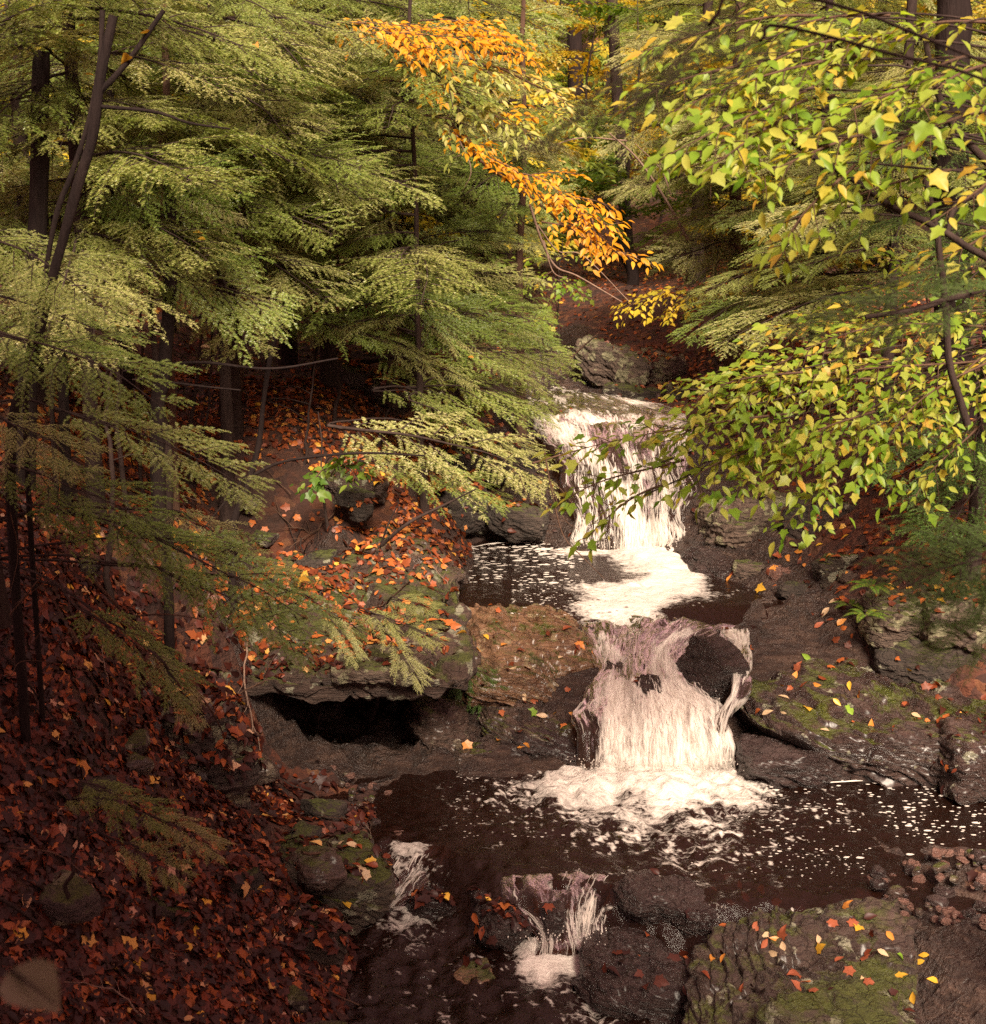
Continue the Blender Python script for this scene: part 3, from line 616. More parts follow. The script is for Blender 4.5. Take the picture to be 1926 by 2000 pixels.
# pool between the falls
fx, fy = np.arange(-.9, 2.6, .02), np.arange(8.95, 11.6, .02)
X, Y = np.meshgrid(fx, fy, indexing='ij'); x, y = X.ravel(), Y.ravel(); P2 = np.stack([x, y, x * 0], 1)
c1 = at_z(1290, 1085, .6); c0 = at_z(1230, 1165, .6)
rad = np.hypot((x - c1[0]) / .36, (y - c1[1]) / .55) + fbm(P2 * 3, 4, 41) * .3
rad0 = np.hypot((x - c0[0] - .05) / .5, (y - c0[1] - .12) / .34) + fbm(P2 * 3.5, 4, 42) * .4
rad2 = np.hypot((x - at_z(1150, 1065, .6)[0]) / .3, (y - 10.75) / .16) + fbm(P2 * 4, 3, 49) * .3
pl = spline([at_z(a, b, .6) for a, b in ((1235, 1065), (1300, 1088), (1325, 1120), (1300, 1150), (1240, 1168), (1200, 1180))], 24)
dl = np.min(np.hypot(x[:, None] - pl[None, :, 0], y[:, None] - pl[None, :, 1]), 1) / .26 + fbm(P2 * (3, 6, 1), 4, 46) * .6
foam = np.clip(np.maximum.reduce([np.clip(1.5 - rad, 0, 1) ** .8, np.clip(1.5 - dl, 0, .9), np.clip(1.3 - rad0, 0, .8), np.clip(1.4 - rad2, 0, .8)]), 0, 1)
rip = np.abs(fbm(P2 * 5, 3, 43)); foam = np.maximum(foam, sstep(.05, 0, rip) * np.clip(2.2 - np.minimum(rad, rad0), 0, 1) * .5)
z = .6 + fbm(P2 * 8, 4, 44) * (.006 + .03 * np.clip(1.5 - np.minimum(rad, rad0), 0, 1)) + .06 * np.clip(1 - rad, 0, 1) - .10 * sstep(9.25, 8.95, y)
kind(obj('water', raw_mesh('water', np.stack([x, y, z], 1), [grid_faces(len(fx), len(fy))[:, ::-1]], [np.zeros((len(fx) - 1) * (len(fy) - 1), np.int32)], [M_water], attrs={'foam': foam, 'along': y, 'across': x})), 'structure')

def fall(name, secs, nacross, nalong, mater, foam_fn, bulge, seed, strands, wid=(.004, .011), length=(.10, .3), lift=.03):
    """secs: flow-wise cross sections, each (left pixel, right pixel, row, distance[, row at right, distance at right])."""
    A = []
    for s in secs:
        lpx, rpx, py, yy = s[:4]; py2, y2 = (s[4], s[5]) if len(s) > 4 else (py, yy)
        u = np.linspace(0, 1, 7)[:, None]
        A.append(at_y(lpx, py, yy) * (1 - u) + at_y(rpx, py2, y2) * u)
    A = np.array(A)
    G = np.stack([spline(A[:, j], nalong) for j in range(7)], 1)              # along x 7
    G = np.stack([spline(G[i], nacross) for i in range(nalong)], 0)
    ds = np.concatenate([[0], np.cumsum(np.linalg.norm(np.diff(G[:, nacross // 2], axis=0), axis=1))])
    wd = np.linalg.norm(G[:, -1] - G[:, 0], axis=1).mean()
    S_, T_ = np.meshgrid(ds, np.linspace(0, wd, nacross), indexing='ij')
    N = nrm(np.cross(np.gradient(G, axis=1), np.gradient(G, axis=0))); N *= np.sign(N[..., 2:3] + 1e-6)
    q = np.stack([T_.ravel() * 9, S_.ravel() * 2.2, S_.ravel() * 0], 1)
    tt, ss = T_.ravel() / wd, S_.ravel() / ds[-1]
    lump = fbm(q, 4, seed).reshape(S_.shape)
    X_ = nrm(G[:, -1:] - G[:, :1]); ed_ = (2 * T_ / wd - 1)
    G = G + X_ * (np.sign(ed_) * np.abs(ed_) ** 2 * (fbm(np.stack([np.sign(ed_).ravel() * 3, S_.ravel() * 5, S_.ravel() * 0], 1), 3, seed + 7).reshape(S_.shape) * .09 + .01))[..., None]
    edge = (1 - np.abs(2 * T_ / wd - 1) ** 3)
    G = G + N * (bulge * (lump + .5) * edge + bulge * .4 * fbm(q * 3.1, 3, seed + 1).reshape(S_.shape))[..., None]
    G = G - N * (.09 * (1 - sstep(0, .14, ds / ds[-1])) + .05 * sstep(.93, 1, ds / ds[-1]))[:, None, None]
    G[:, 0] -= N[:, 0] * .06; G[:, -1] -= N[:, -1] * .06
    fo = np.clip(foam_fn(tt, ss) + fbm(q * .8, 4, seed + 2) * .45 + fbm(q * 2.3, 4, seed + 4) * .45, 0, 1)
    V = G.reshape(-1, 3); acc = Acc()
    acc.add(V, grid_faces(nalong, nacross), 0)
    at = {'foam': [fo], 'along': [S_.ravel()], 'across': [T_.ravel()]}
    # separate threads and ropes of white water lying on the sheet
    r = np.random.default_rng(seed); fo2 = fo.reshape(S_.shape); k = 6; cnt = 0
    while cnt < strands:
        a, b = r.integers(0, nalong - 2), r.integers(1, nacross - 2)
        if r.random() > fo2[a, b] ** 1.3 * 1.25: continue
        ln = r.uniform(*length); n2 = np.searchsorted(ds, ds[a] + ln); n2 = min(n2, nalong - 1)
        if n2 - a < 2: continue
        cnt += 1
        ii = np.linspace(a, n2, k); i0 = np.floor(ii).astype(int).clip(0, nalong - 2); f = (ii - i0)[:, None]
        bb = b + np.cumsum(r.normal(0, .45, k)); j0 = np.floor(bb).astype(int).clip(0, nacross - 2); g = (bb - j0)[:, None].clip(0, 1)
        C = (G[i0, j0] * (1 - f) + G[i0 + 1, j0] * f) * (1 - g) + (G[i0, j0 + 1] * (1 - f) + G[i0 + 1, j0 + 1] * f) * g
        C = C + N[i0, j0] * (lift * r.uniform(.15, 1) * np.sin(np.linspace(.4, 2.7, k)))[:, None]
        wv = nrm(G[i0, np.minimum(j0 + 1, nacross - 1)] - G[i0, j0]) * (r.uniform(*wid) * np.sin(np.linspace(.25, 2.9, k)))[:, None]
        acc.add(np.concatenate([C - wv, C + wv + N[i0, j0] * .002]), np.stack([np.arange(k - 1), np.arange(1, k), np.arange(1, k) + k, np.arange(k - 1) + k], 1), 1)
        for key in at: at[key].append(np.ones(2 * k))
    me = acc.mesh(name, [mater, M_veil], attrs={k_: np.concatenate(v) for k_, v in at.items()})
    return kind(obj(name, me), 'structure')
def gs(t, c, w): return np.exp(-((t - c) / w) ** 2)
# upper waterfall: a chute from the upper left and a fan down to the pool
fall('waterfall', [(1055, 1340, 822, 11.95), (1068, 1345, 850, 11.6), (1085, 1350, 900, 11.3), (1105, 1352, 960, 11.08), (1118, 1345, 1020, 10.92), (1125, 1338, 1075, 10.78)],
     110, 150, M_fall, lambda t, s: .20 + .35 * gs(t, .72, .22) * sstep(.2, .7, s) + .45 * gs(t, .05 + .5 * s, .12) + .25 * sstep(.5, 1, s) - .25 * gs(t, .33, .12) * sstep(.1, .3, s) * (1 - s) - .18 * sstep(.18, 0, s), .06, 50, 1000, (.0015, .005), (.05, .18), .045)
# lower waterfall: broken water over the step, then the white curtain
fall('waterfall', [(1090, 1460, 1192, 9.12), (1140, 1440, 1215, 8.98), (1168, 1350, 1262, 8.68), (1160, 1345, 1310, 8.4), (1148, 1375, 1355, 8.15), (1140, 1400, 1385, 8.0), (1132, 1412, 1415, 7.88), (1125, 1422, 1460, 7.80), (1118, 1430, 1525, 7.76)],
     120, 190, M_fall, lambda t, s: -.10 + .16 * sstep(.05, .3, s) + .72 * sstep(.52, .60, s) * sstep(.08, .25, t) + .5 * gs(t, .80 - .1 * s, .13) * sstep(.08, .2, s) + .3 * gs(t, .08 + .2 * s, .1) * sstep(.15, .3, s) * (s < .6), .06, 60, 800, (.0015, .0045), (.03, .09), .045)
# thin side spill over the wedge rock on the right
fall('waterfall', [(1405, 1480, 1215, 9.0), (1425, 1470, 1255, 8.62), (1428, 1464, 1310, 8.2), (1416, 1450, 1365, 7.98), (1398, 1432, 1415, 7.84), (1392, 1428, 1450, 7.8)],
     30, 90, M_fall, lambda t, s: .34 + 0 * t, .02, 70, 40, (.003, .008), (.06, .2))
# the two small cascades at the outlet
fall('waterfall', [(765, 905, 1632, 6.88), (760, 880, 1655, 6.80), (738, 860, 1690, 6.68), (712, 815, 1740, 6.55), (690, 780, 1785, 6.44), (670, 760, 1815, 6.38)], 50, 90, M_chute, lambda t, s: (.16 + .35 * sstep(.3, .7, s) + .35 * gs(t, .35, .2) * s) * sstep(0, .2, t) * sstep(1, .75, t), .03, 85, 240, (.002, .005), (.05, .16), .02)
fall('waterfall', [(960, 1290, 1700, 6.5), (985, 1250, 1722, 6.40), (1000, 1215, 1755, 6.30), (1020, 1195, 1800, 6.21), (1040, 1190, 1842, 6.11), (1040, 1205, 1875, 6.03)], 60, 90, M_chute, lambda t, s: (.04 + .42 * gs(t, .16, .10) * sstep(.3, .55, s) + .5 * gs(t, .66, .20) * sstep(.15, .55, s)) * sstep(0, .12, t) * sstep(1, .85, t), .045, 86, 130, (.002, .005), (.05, .16), .02)
# stream head above the upper fall
fall('water', [(1000, 1060, 748, 15.2), (1020, 1110, 760, 14.2), (1030, 1210, 775, 13.2), (1035, 1310, 798, 12.5), (1045, 1335, 815, 12.1), (1058, 1342, 828, 11.9)],
     100, 110, M_chute, lambda t, s: .22 + .3 * gs(s, .35, .06) + .3 * gs(s, .95, .08), .03, 80, 220, (.004, .009), (.05, .14), .015)
# drifting foam flecks and bubbles on the two quiet pools
acc = Acc(); hexa = np.stack([np.cos(np.arange(7) * 2 * math.pi / 7), np.sin(np.arange(7) * 2 * math.pi / 7), np.zeros(7)], 1)
fan = np.array([[7, i, (i + 1) % 7] for i in range(7)])
def flecks(n, reg, z0, sz, dens):
    c = 0; k = 0
    while c < n and k < n * 60:
        k += 1
        px, py = rng.uniform(reg[0], reg[2]), rng.uniform(reg[1], reg[3])
        p = at_z(px, py, z0)
        if rng.random() > dens(px, py) * (.5 + 1.6 * max(0, float(vnoise(np.array([[p[0] * 3, p[1] * 3, 3]]), 77)[0]))): continue
        c += 1; s = rng.uniform(*sz) * (1 if rng.random() < .9 else 1.7)
        v = np.concatenate([hexa, [[0, 0, .35]]]) * s * rng.uniform(.75, 1.25, (8, 1)) * (1.5, .9, .6) + (p[0], p[1], z0 + .008)
        acc.add(v, fan)
flecks(320, (1490, 1522, 1990, 1680), 0, (.003, .009), lambda a, b: np.clip(1.15 - abs((b - 1570 - (a - 1700) * .1) / 75), .05, 1))
flecks(170, (1340, 1560, 1700, 1720), 0, (.002, .0045), lambda a, b: .6)
flecks(110, (890, 1490, 1100, 1640), 0, (.002, .0045), lambda a, b: .5)
flecks(330, (905, 1062, 1140, 1140), .6, (.005, .017), lambda a, b: 1 if b < 1110 else .3)
flecks(160, (1000, 1130, 1230, 1210), .6, (.004, .008), lambda a, b: .5)
kind(obj('foam', acc.mesh('foam', [M_white])), 'stuff', 'flecks of white foam drifting on the dark pools'); acc = Acc()
def spray_drops(n, pa, pb, y0, zr, sd):
    global acc
    r = np.random.default_rng(sd); V, F = ico(1)
    for q in range(n):
        u = r.random(); p = at_y(pa[0] * (1 - u) + pb[0] * u, pa[1] * (1 - u) + pb[1] * u, y0 + r.normal() * .06); p[2] += abs(r.normal()) * zr; p[0] += r.normal() * .04
        acc.add(V * r.uniform(.0015, .004) * (1, 1, 1.5) + p, F)
spray_drops(420, (1115, 1515), (1440, 1515), 7.68, .07, 1); spray_drops(200, (1120, 1070), (1340, 1075), 10.7, .08, 2); spray_drops(160, (1150, 1385), (1400, 1390), 7.95, .05, 3); spray_drops(120, (1030, 1845), (1180, 1845), 6.05, .05, 4)
kind(obj('foam', acc.mesh('foam', [M_white])), 'stuff', 'drops of spray thrown up at the falls'); acc = Acc()
# scum lines where the pools touch the rock
acc = Acc()
for pts, z0 in ((((1450, 1508), (1520, 1522), (1580, 1533), (1640, 1528), (1700, 1524), (1772, 1527)), .008), (((1790, 1520), (1860, 1526), (1930, 1534)), .008), (((900, 1075), (960, 1062), (1030, 1060), (1100, 1057)), .608)):
    C = spline([at_z(a, b, z0) for a, b in pts], 40); C[:, 1] += fbm(C * 9, 3, 5) * .02
    wv = np.array([0, .010, 0]) * (np.clip(fbm(C * 6, 3, 6) + .55, .1, 1))[:, None]
    acc.add(np.concatenate([C - wv, C + wv + (0, 0, .004)]), np.stack([np.arange(39), np.arange(1, 40), np.arange(1, 40) + 40, np.arange(39) + 40], 1))
kind(obj('foam', acc.mesh('foam', [M_white])), 'stuff', 'thin white scum line along the rock')
# ------------------------------------------------------------------ leaves and boughs
M_bark = m_bark('dark_hemlock_bark', (0.016, 0.010, 0.009), (0.055, 0.036, 0.030))
M_barkd = m_bark('darkened_bark', (0.007, 0.004, 0.004), (0.024, 0.015, 0.013))  # bark copy darkened to offset how pale the light makes these stems
M_barkw = m_bark('warm_brown_bark', (0.04, 0.022, 0.015), (0.13, 0.075, 0.05))
M_dead = m_bark('bare_pale_wood', (0.10, 0.06, 0.045), (0.28, 0.19, 0.14))
M_needle = m_leafy('hemlock_needles', [(0, (0.07, 0.13, 0.018)), (0.4, (0.16, 0.215, 0.035)), (0.75, (0.30, 0.295, 0.105)), (1, (0.43, 0.385, 0.19))], 0.3, 0.42, 0.55, 0.5)
M_needle_far = m_leafy('distant_hemlock_needles', [(0, (0.09, 0.125, 0.03)), (0.5, (0.19, 0.25, 0.035)), (1, (0.36, 0.37, 0.09))], 0.4, 0.5, 0.4, 0.4)
M_needle_near = m_leafy('shade_darkened_needles', [(0, (0.04, 0.085, 0.015)), (0.6, (0.08, 0.15, 0.025)), (1, (0.22, 0.23, 0.10))], 0.35, 0.45, 0.4, 0.4)  # hemlock needle copy with shade put into its darker greens
M_yg = m_leafy('yellow_green_leaf', [(0, (0.10, 0.21, 0.014)), (0.45, (0.25, 0.36, 0.035)), (0.72, (0.41, 0.43, 0.08)), (0.87, (0.48, 0.40, 0.05)), (1, (0.58, 0.32, 0.05))], 0.55, 0.42, 0.2)
M_yel = m_leafy('bright_yellow_leaf', [(0, (0.26, 0.28, 0.03)), (0.4, (0.45, 0.37, 0.03)), (1, (0.62, 0.40, 0.04))], 0.45, 0.45, 0.25)
M_gold = m_leafy('golden_leaf', [(0, (0.46, 0.20, 0.010)), (0.5, (0.60, 0.29, 0.012)), (0.8, (0.62, 0.36, 0.022)), (1, (0.56, 0.22, 0.05))], 0.5, 0.45, 0.2)
M_green = m_leafy('fresh_green_leaf', [(0, (0.05, 0.115, 0.015)), (0.6, (0.12, 0.20, 0.025)), (0.9, (0.22, 0.27, 0.04)), (1, (0.45, 0.33, 0.04))], 0.5, 0.42, 0.25)
M_mix = m_leafy('turning_beech_leaf', [(0, (0.16, 0.22, 0.03)), (0.5, (0.34, 0.36, 0.09)), (0.7, (0.45, 0.40, 0.14)), (1, (0.62, 0.34, 0.03))], 0.45, 0.45, 0.4)
M_litter = m_leafy('shade_darkened_leaf', [(0, (0.015, 0.004, 0.003)), (0.45, (0.035, 0.008, 0.005)), (0.7, (0.075, 0.015, 0.007)), (0.88, (0.18, 0.036, 0.010)), (0.965, (0.34, 0.10, 0.025)), (0.98, (0.45, 0.27, 0.18)), (1, (0.62, 0.34, 0.04))], 0.1, 0.5, 0.0)  # near leaves: the shade at lower left is darkened into their colour

M_litter2 = m_leafy('light_brightened_leaf', [(0, (0.03, 0.008, 0.004)), (0.3, (0.10, 0.022, 0.009)), (0.6, (0.22, 0.052, 0.014)), (0.85, (0.36, 0.10, 0.022)), (0.95, (0.46, 0.2, 0.05)), (1, (0.62, 0.34, 0.04))], 0.1, 0.5, 0.0)  # brighter copy for the slope behind, its light put into the leaf colour
def leaf_o(w=.23, fold=.35, curl=.12):
    s = [(.22, w * .8), (.48, w), (.76, w * .55)]
    V = [(0, 0, 0), (.3, 0, 0), (.55, 0, 0), (.8, 0, 0), (1, 0, 0)] + [(a, b, b * fold) for a, b in s] + [(a, -b, b * fold) for a, b in s]
    V = np.array(V, float); V[:, 2] -= curl * V[:, 0] ** 2
    F = [(0, 1, 5), (1, 6, 5), (1, 2, 6), (2, 7, 6), (2, 3, 7), (3, 4, 7), (0, 8, 1), (1, 8, 9), (1, 9, 2), (2, 9, 10), (2, 10, 3), (3, 10, 4)]
    return V, np.array(F)
def leaf_m(curl=.2):
    h = [(0, 0), (-.03, .12), (-.04, .28), (.10, .30), (.22, .33), (.40, .50), (.44, .36), (.52, .26), (.66, .24), (.82, .12)]
    V = [(x, y) for x, y in h] + [(1, 0)] + [(x, -y) for x, y in h[:0:-1]]
    V = np.array([(.33, 0)] + V); V = np.concatenate([V, (np.abs(V[:, 1]) * .22 - curl * np.hypot(V[:, 0] - .3, V[:, 1]) ** 2)[:, None]], 1)
    n = len(V) - 1
    return V, np.array([(0, i + 1, (i + 1) % n + 1) for i in range(n)])
LEAF = {'o': leaf_o(), 'm': leaf_m(), 'l': leaf_o(.2, .4, .2), 'c': leaf_o(.3, .6, .5), 'cm': leaf_m(.6)}
def put_leaves(acc, kind_, pos, d, up, size, m=1):
    V, F = LEAF[kind_]; d = nrm(d); y = nrm(np.cross(up, d)); z = np.cross(d, y)
    E = np.stack([d, y, z], 1)                                                 # rows are the leaf axes
    W = np.einsum('vk,nkj->nvj', V, E) * np.asarray(size)[:, None, None] + pos[:, None]
    n = len(pos)
    acc.add(W.reshape(-1, 3), (F[None] + (np.arange(n) * len(V))[:, None, None]).reshape(-1, 3), m)

def hemlock_bough(seed, lod, needle_m):
    r = np.random.default_rng(seed); acc = Acc()
    t = np.linspace(0, 1, 14)
    RX = np.stack([t, .05 * np.sin(t * 3 + seed) * t + .02 * r.normal(size=14).cumsum() * .3, .05 * np.sin(t * 2.6) - .14 * t ** 2.2], 1)
    acc.add(*tube(RX, .0075 * (1 - t) + .0018, 5 if lod == 0 else 3), 0)
    TW = []                                                                     # twig starts, directions, lengths
    side = 1
    for q in np.arange(.05, .995, .036 if lod < 2 else .07):
        side = -side
        ln = .44 * math.sin(math.pi * min(1, q * .80 + .16)) ** .9 * r.uniform(.4, 1.2) + .03
        if r.random() < .10: continue
        an = R(r.uniform(36, 72)) * side; p0 = np.array([np.interp(q, t, RX[:, k]) for k in range(3)])
        s = np.linspace(0, 1, 8); a = an * (1 - r.uniform(-.05, .55) * s)
        C = p0 + np.stack([np.cumsum(np.cos(a)) * ln / 8, np.cumsum(np.sin(a)) * ln / 8, -.20 * ln * s ** 2 * r.uniform(.3, 1.7) + r.normal() * .06 * ln * s], 1)
        if lod < 2: acc.add(*tube(C, .003 * (1 - s) + .0009, 3), 0)
        sd2 = 1
        for u in np.arange(.015, ln, .022 if lod == 0 else (.03 if lod == 1 else .05)):
            sd2 = -sd2; f = u / ln
            p = np.array([np.interp(f, s, C[:, k]) for k in range(3)]); aa = np.interp(f, s, a) + sd2 * R(r.uniform(34, 56))
            l2 = .15 * (1 - .75 * f) * r.uniform(.45, 1.1) * min(1, ln / .18 + .25)
            TW.append((*p, math.cos(aa), math.sin(aa), -.12 + r.normal() * .14, l2))
        aa = a[-1]; TW.append((*C[-1], math.cos(aa), math.sin(aa), -.15, .05)); TW.append((*C[3], math.cos(a[4]), math.sin(a[4]), -.05, ln * .55))
    TW.append((*RX[-1], 1, 0, -.2, .07))
    TW = np.array(TW); P, D, L = TW[:, :3], nrm(TW[:, 3:6]), TW[:, 6]
    up = np.array([0, 0, 1.0])
    if lod == 0:
        step = .0048
        n = np.maximum(3, (L / step).astype(int)); idx = np.repeat(np.arange(len(L)), n)
        k = np.arange(len(idx)) - np.repeat(np.cumsum(n) - n, n); f = (k + .5) / n[idx]
        for sgn in (1, -1):
            dd, ll = D[idx], L[idx]; pp = P[idx] + dd * (f * ll)[:, None]
            pp[:, 2] -= .25 * ll * f ** 2
            lat = nrm(np.cross(up, dd)) * sgn
            nd = nrm(lat * r.uniform(.7, 1.0, (len(idx), 1)) + dd * r.uniform(.3, .7, (len(idx), 1)) + up * r.normal(0.08, .22, (len(idx), 1)))
            nl = .0125 * r.uniform(.7, 1.15, (len(idx), 1)) * np.minimum(1, 1.5 - f)[:, None]
            wv = nrm(np.cross(nd, up + r.normal(0, .4, (len(idx), 3)))) * .0017
            V = np.stack([pp - wv, pp + wv, pp + nd * nl + wv * .5, pp + nd * nl - wv * .5], 1).reshape(-1, 3)
            acc.add(V, (np.arange(len(idx)) * 4)[:, None] + np.array([[0, 1, 2, 3]]), 1)
    else:
        wdt = .0135 if lod == 1 else .026
        lat = nrm(np.cross(up + r.normal(0, .35, D.shape), D)); l_ = L[:, None] + .012
        e = P + D * l_; e[:, 2] -= .2 * L; mid_ = P + D * l_ * .45; zz = np.array([0, 0, .004])
        V = np.stack([P, mid_ + lat * wdt + zz, e, mid_ - lat * wdt + zz], 1).reshape(-1, 3)
        acc.add(V, (np.arange(len(L)) * 4)[:, None] + np.array([[0, 1, 2, 3]]), 1)
    return acc.mesh('hemlock_bough', [M_bark, needle_m])
HB0 = [hemlock_bough(s, 0, M_needle) for s in range(7)]
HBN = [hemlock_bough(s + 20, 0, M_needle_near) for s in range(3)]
HB1 = [hemlock_bough(s + 30, 1, M_needle_far) for s in range(5)]
HB2 = [hemlock_bough(s + 40, 2, M_needle_far) for s in range(4)]

def leafy_bough(seed, kinds, leaf, mater, L=1.0, W=.36, dens=1.0, bark=None, droop=.2):
    """A flat spray of broad leaves L metres long; leaf size and spacing are absolute."""
    r = np.random.default_rng(seed); acc = Acc()
    t = np.linspace(0, 1, 12)
    RX = np.stack([t, .06 * np.sin(t * 4 + seed), .06 * np.sin(t * 2.2) - droop * t ** 2], 1) * L
    acc.add(*tube(RX, .005 * (1 - t) + .0014, 5), 0)
    pos, d = [], []
    def along(C, l0, ln):
        sd = 1
        for q in np.arange(l0, 1.001, .030 / dens / max(ln, .05)):
            sd = -sd
            i = min(int(q * (len(C) - 1)), len(C) - 2); f = q * (len(C) - 1) - i
            p = C[i] * (1 - f) + C[i + 1] * f; tg = nrm(C[i + 1] - C[i]); lat = nrm(np.cross([0, 0, 1.0], tg)) * sd
            dd = tg * r.uniform(.5, 1.1) + lat * (r.uniform(.35, .95) if q < .97 else 0) + np.array([0, 0, r.uniform(-.42, .10)])
            pos.append(p + nrm(dd) * .018 + r.normal(0, .010, 3)); d.append(dd)
    side = 1
    for q in np.arange(.08, .97, .052 / dens / L):
        side = -side
        ln = W * L * math.sin(math.pi * min(1, q * .8 + .16)) * r.uniform(.5, 1.2) + .05
        an = R(r.uniform(36, 62)) * side; s = np.linspace(0, 1, 6); p0 = np.array([np.interp(q, t, RX[:, k]) for k in range(3)])
        C = p0 + np.stack([s * ln * math.cos(an), s * ln * math.sin(an), -.3 * ln * s ** 2 * r.uniform(.2, 1.6) + r.normal() * .18 * ln * s], 1)
        acc.add(*tube(C, .0022 * (1 - s) + .0008, 3), 0)
        along(C, .15, ln)
    along(RX, .1, L)
    pos, d = np.array(pos), np.array(d); n = len(pos)
    up = nrm(np.array([0, -.1, 1.0]) + r.normal(0, .30, (n, 3)))
    sz = leaf * r.uniform(.4, 1.25, n); ch = r.integers(0, len(kinds), n)
    for k, kd in enumerate(kinds):
        w_ = ch == k
        if w_.any(): put_leaves(acc, kd, pos[w_], d[w_], up[w_], sz[w_])
    return acc.mesh('leafy_bough', [bark or M_barkw, mater])
LK = {'beechgold': ('ol', .068, M_gold), 'beechmix': ('ol', .07, M_mix), 'maple': ('mool', .060, M_yg), 'birch': ('oolm', .062, M_yg), 'yellow': ('mo', .068, M_yel), 'green': ('mo', .075, M_green), 'ygsmall': ('mo', .062, M_yg)}
LB = {k: [leafy_bough(90 + q, LK[k][0], LK[k][1], LK[k][2]) for q in range(2)] for k in ('beechmix', 'yellow', 'green', 'ygsmall')}

# ------------------------------------------------------------------ trees
def frame(A, B, roll=0.0, wscale=1.0):
    d = np.asarray(B, float) - np.asarray(A, float); L = np.linalg.norm(d); d = d / L
    up = np.array([0, 0, 1.0]); y = nrm(np.cross(up, d)); z = np.cross(d, y)
    c, s = math.cos(roll), math.sin(roll); y, z = y * c + z * s, z * c - y * s
    M = Matrix.Identity(4)
    for k in range(3):
        M[k][0], M[k][1], M[k][2], M[k][3] = d[k] * L, y[k] * L * wscale, z[k] * L * wscale, A[k]
    return M
class Tree:
    def __init__(s, name, label, cat, x, y, group=None, path=None, r=.06, top=6.0, lean=(0, 0), bark=None, kink=.05, seed=0):
        s.base = np.array([x, y, H1(x, y) - .05]); s.root = thing(name, label, cat, tuple(s.base), group); s.r = r; s.bark = bark or M_bark
        s.rg = np.random.default_rng(seed + int(abs(x) * 97 + y * 131))
        if path is None:
            n = 10; t = np.linspace(0, 1, n); w_ = s.rg.normal(0, kink, (n, 2)).cumsum(0) * .35; w_[0] = 0
            path = np.stack([lean[0] * t * top + w_[:, 0], lean[1] * t * top + w_[:, 1], t * top], 1)
        else: path = np.asarray(path, float) - s.base
        s.path = spline(path, 26); t = np.linspace(0, 1, 26)
        rad = r * (1 - .75 * t) + r * .45 * np.exp(-t * 26 / 1.2)
        V, F = tube(s.path, rad, 9)
        V = V + (fbm((V + s.base) * (14, 14, 3), 3, 3) * r * .16)[:, None] * nrm(V - np.repeat(s.path, 9, 0))
        a = Acc(); a.add(V, F); obj('trunk', a.mesh('trunk', [s.bark]), s.root)
    def at(s, z):
        z = z - s.base[2]; i = np.clip(np.searchsorted(s.path[:, 2], z), 1, 25); f = np.clip((z - s.path[i - 1, 2]) / (s.path[i, 2] - s.path[i - 1, 2] + 1e-9), 0, 1)
        return s.path[i - 1] * (1 - f) + s.path[i] * f + s.base
    def bough(s, A, B, me, roll=0, ws=1.0):
        o = obj('bough', me, s.root, frame(np.asarray(A) - s.base, np.asarray(B) - s.base, roll, ws)); return o
    def limb(s, pts, r0, r1=.004, n=14, name='branch'):
        P = spline(np.asarray(pts) - s.base, n); t = np.linspace(0, 1, n)
        P = P + fbm(P * 5 + s.base, 2, 4)[:, None] * .02 * np.sin(t * math.pi)[:, None]
        a = Acc(); a.add(*tube(P, r0 * (1 - t) + r1 * t, 6)); return obj(name, a.mesh(name, [s.bark]), s.root)
    def whorls(s, n, z0, z1, l0, l1, meshes, az=(0, 360), ws=(.8, 1.1), drop=(-.28, .05)):
        for q in range(n):
            z = z0 + (z1 - z0) * (q + s.rg.random()) / n; a = R(s.rg.uniform(*az)); L = (l0 + (l1 - l0) * (z - z0) / (z1 - z0 + 1e-6)) * s.rg.uniform(.6, 1.15)
            A = s.at(z); B = A + np.array([math.sin(a) * L, math.cos(a) * L, L * s.rg.uniform(*drop)])
            s.bough(A, B, meshes[s.rg.integers(len(meshes))], s.rg.normal(0, .2) + .28 * math.sin(a), s.rg.uniform(*ws))
    def spray(s, a, b, ya, yb, meshes, ws=.9, zt=None, r0=None, roll=0, limb=True):
        """A bough running from pixel a at distance ya to pixel b at distance yb, carried by a limb from the trunk."""
        A, B = at_y(*a, ya), at_y(*b, yb)
        if limb:
            h = A[2] - .12 * np.linalg.norm((A - s.base)[:2]) if zt is None else zt
            T = s.at(max(h, s.base[2] + .3))
            if np.linalg.norm(T - A) > .12: s.limb([T, (T + A) / 2 + (0, 0, .05), A, A + (B - A) * .3 + (0, 0, .01)], r0 or min(.012, s.r * .3))
        return s.bough(A, B, meshes[s.rg.integers(len(meshes))], roll + .38 * np.sign(B[0] - A[0]) + s.rg.normal(0, .12), ws * s.rg.uniform(.85, 1.1))
    def lspray(s, a, b, ya, yb, kind_, ws=.8, r0=.005, limb=True, dens=1.05, zt=None):
        A, B = at_y(*a, ya), at_y(*b, yb); L = float(np.linalg.norm(B - A)); kd, sz, mt = LK[kind_]
        me = leafy_bough(int(s.rg.integers(9999)), kd, sz, mt, L, .42 * ws, dens, droop=.12)
        if limb:
            T = s.at(max(zt if zt is not None else A[2] - .15, s.base[2] + .2))
            if np.linalg.norm(T - A) > .1: s.limb([T, (T + A) / 2 + (0, 0, .06), A, A + (B - A) * .2], r0, .003)
        M = frame(A - s.base, B - s.base, .3 * np.sign(B[0] - A[0]) + s.rg.normal(0, .12)); M = M @ Matrix.Diagonal((1 / L, 1 / L, 1 / L, 1))
        return obj('bough', me, s.root, M)
def px_xy(px, py, y): p = at_y(px, py, y); return p[0], p[1]
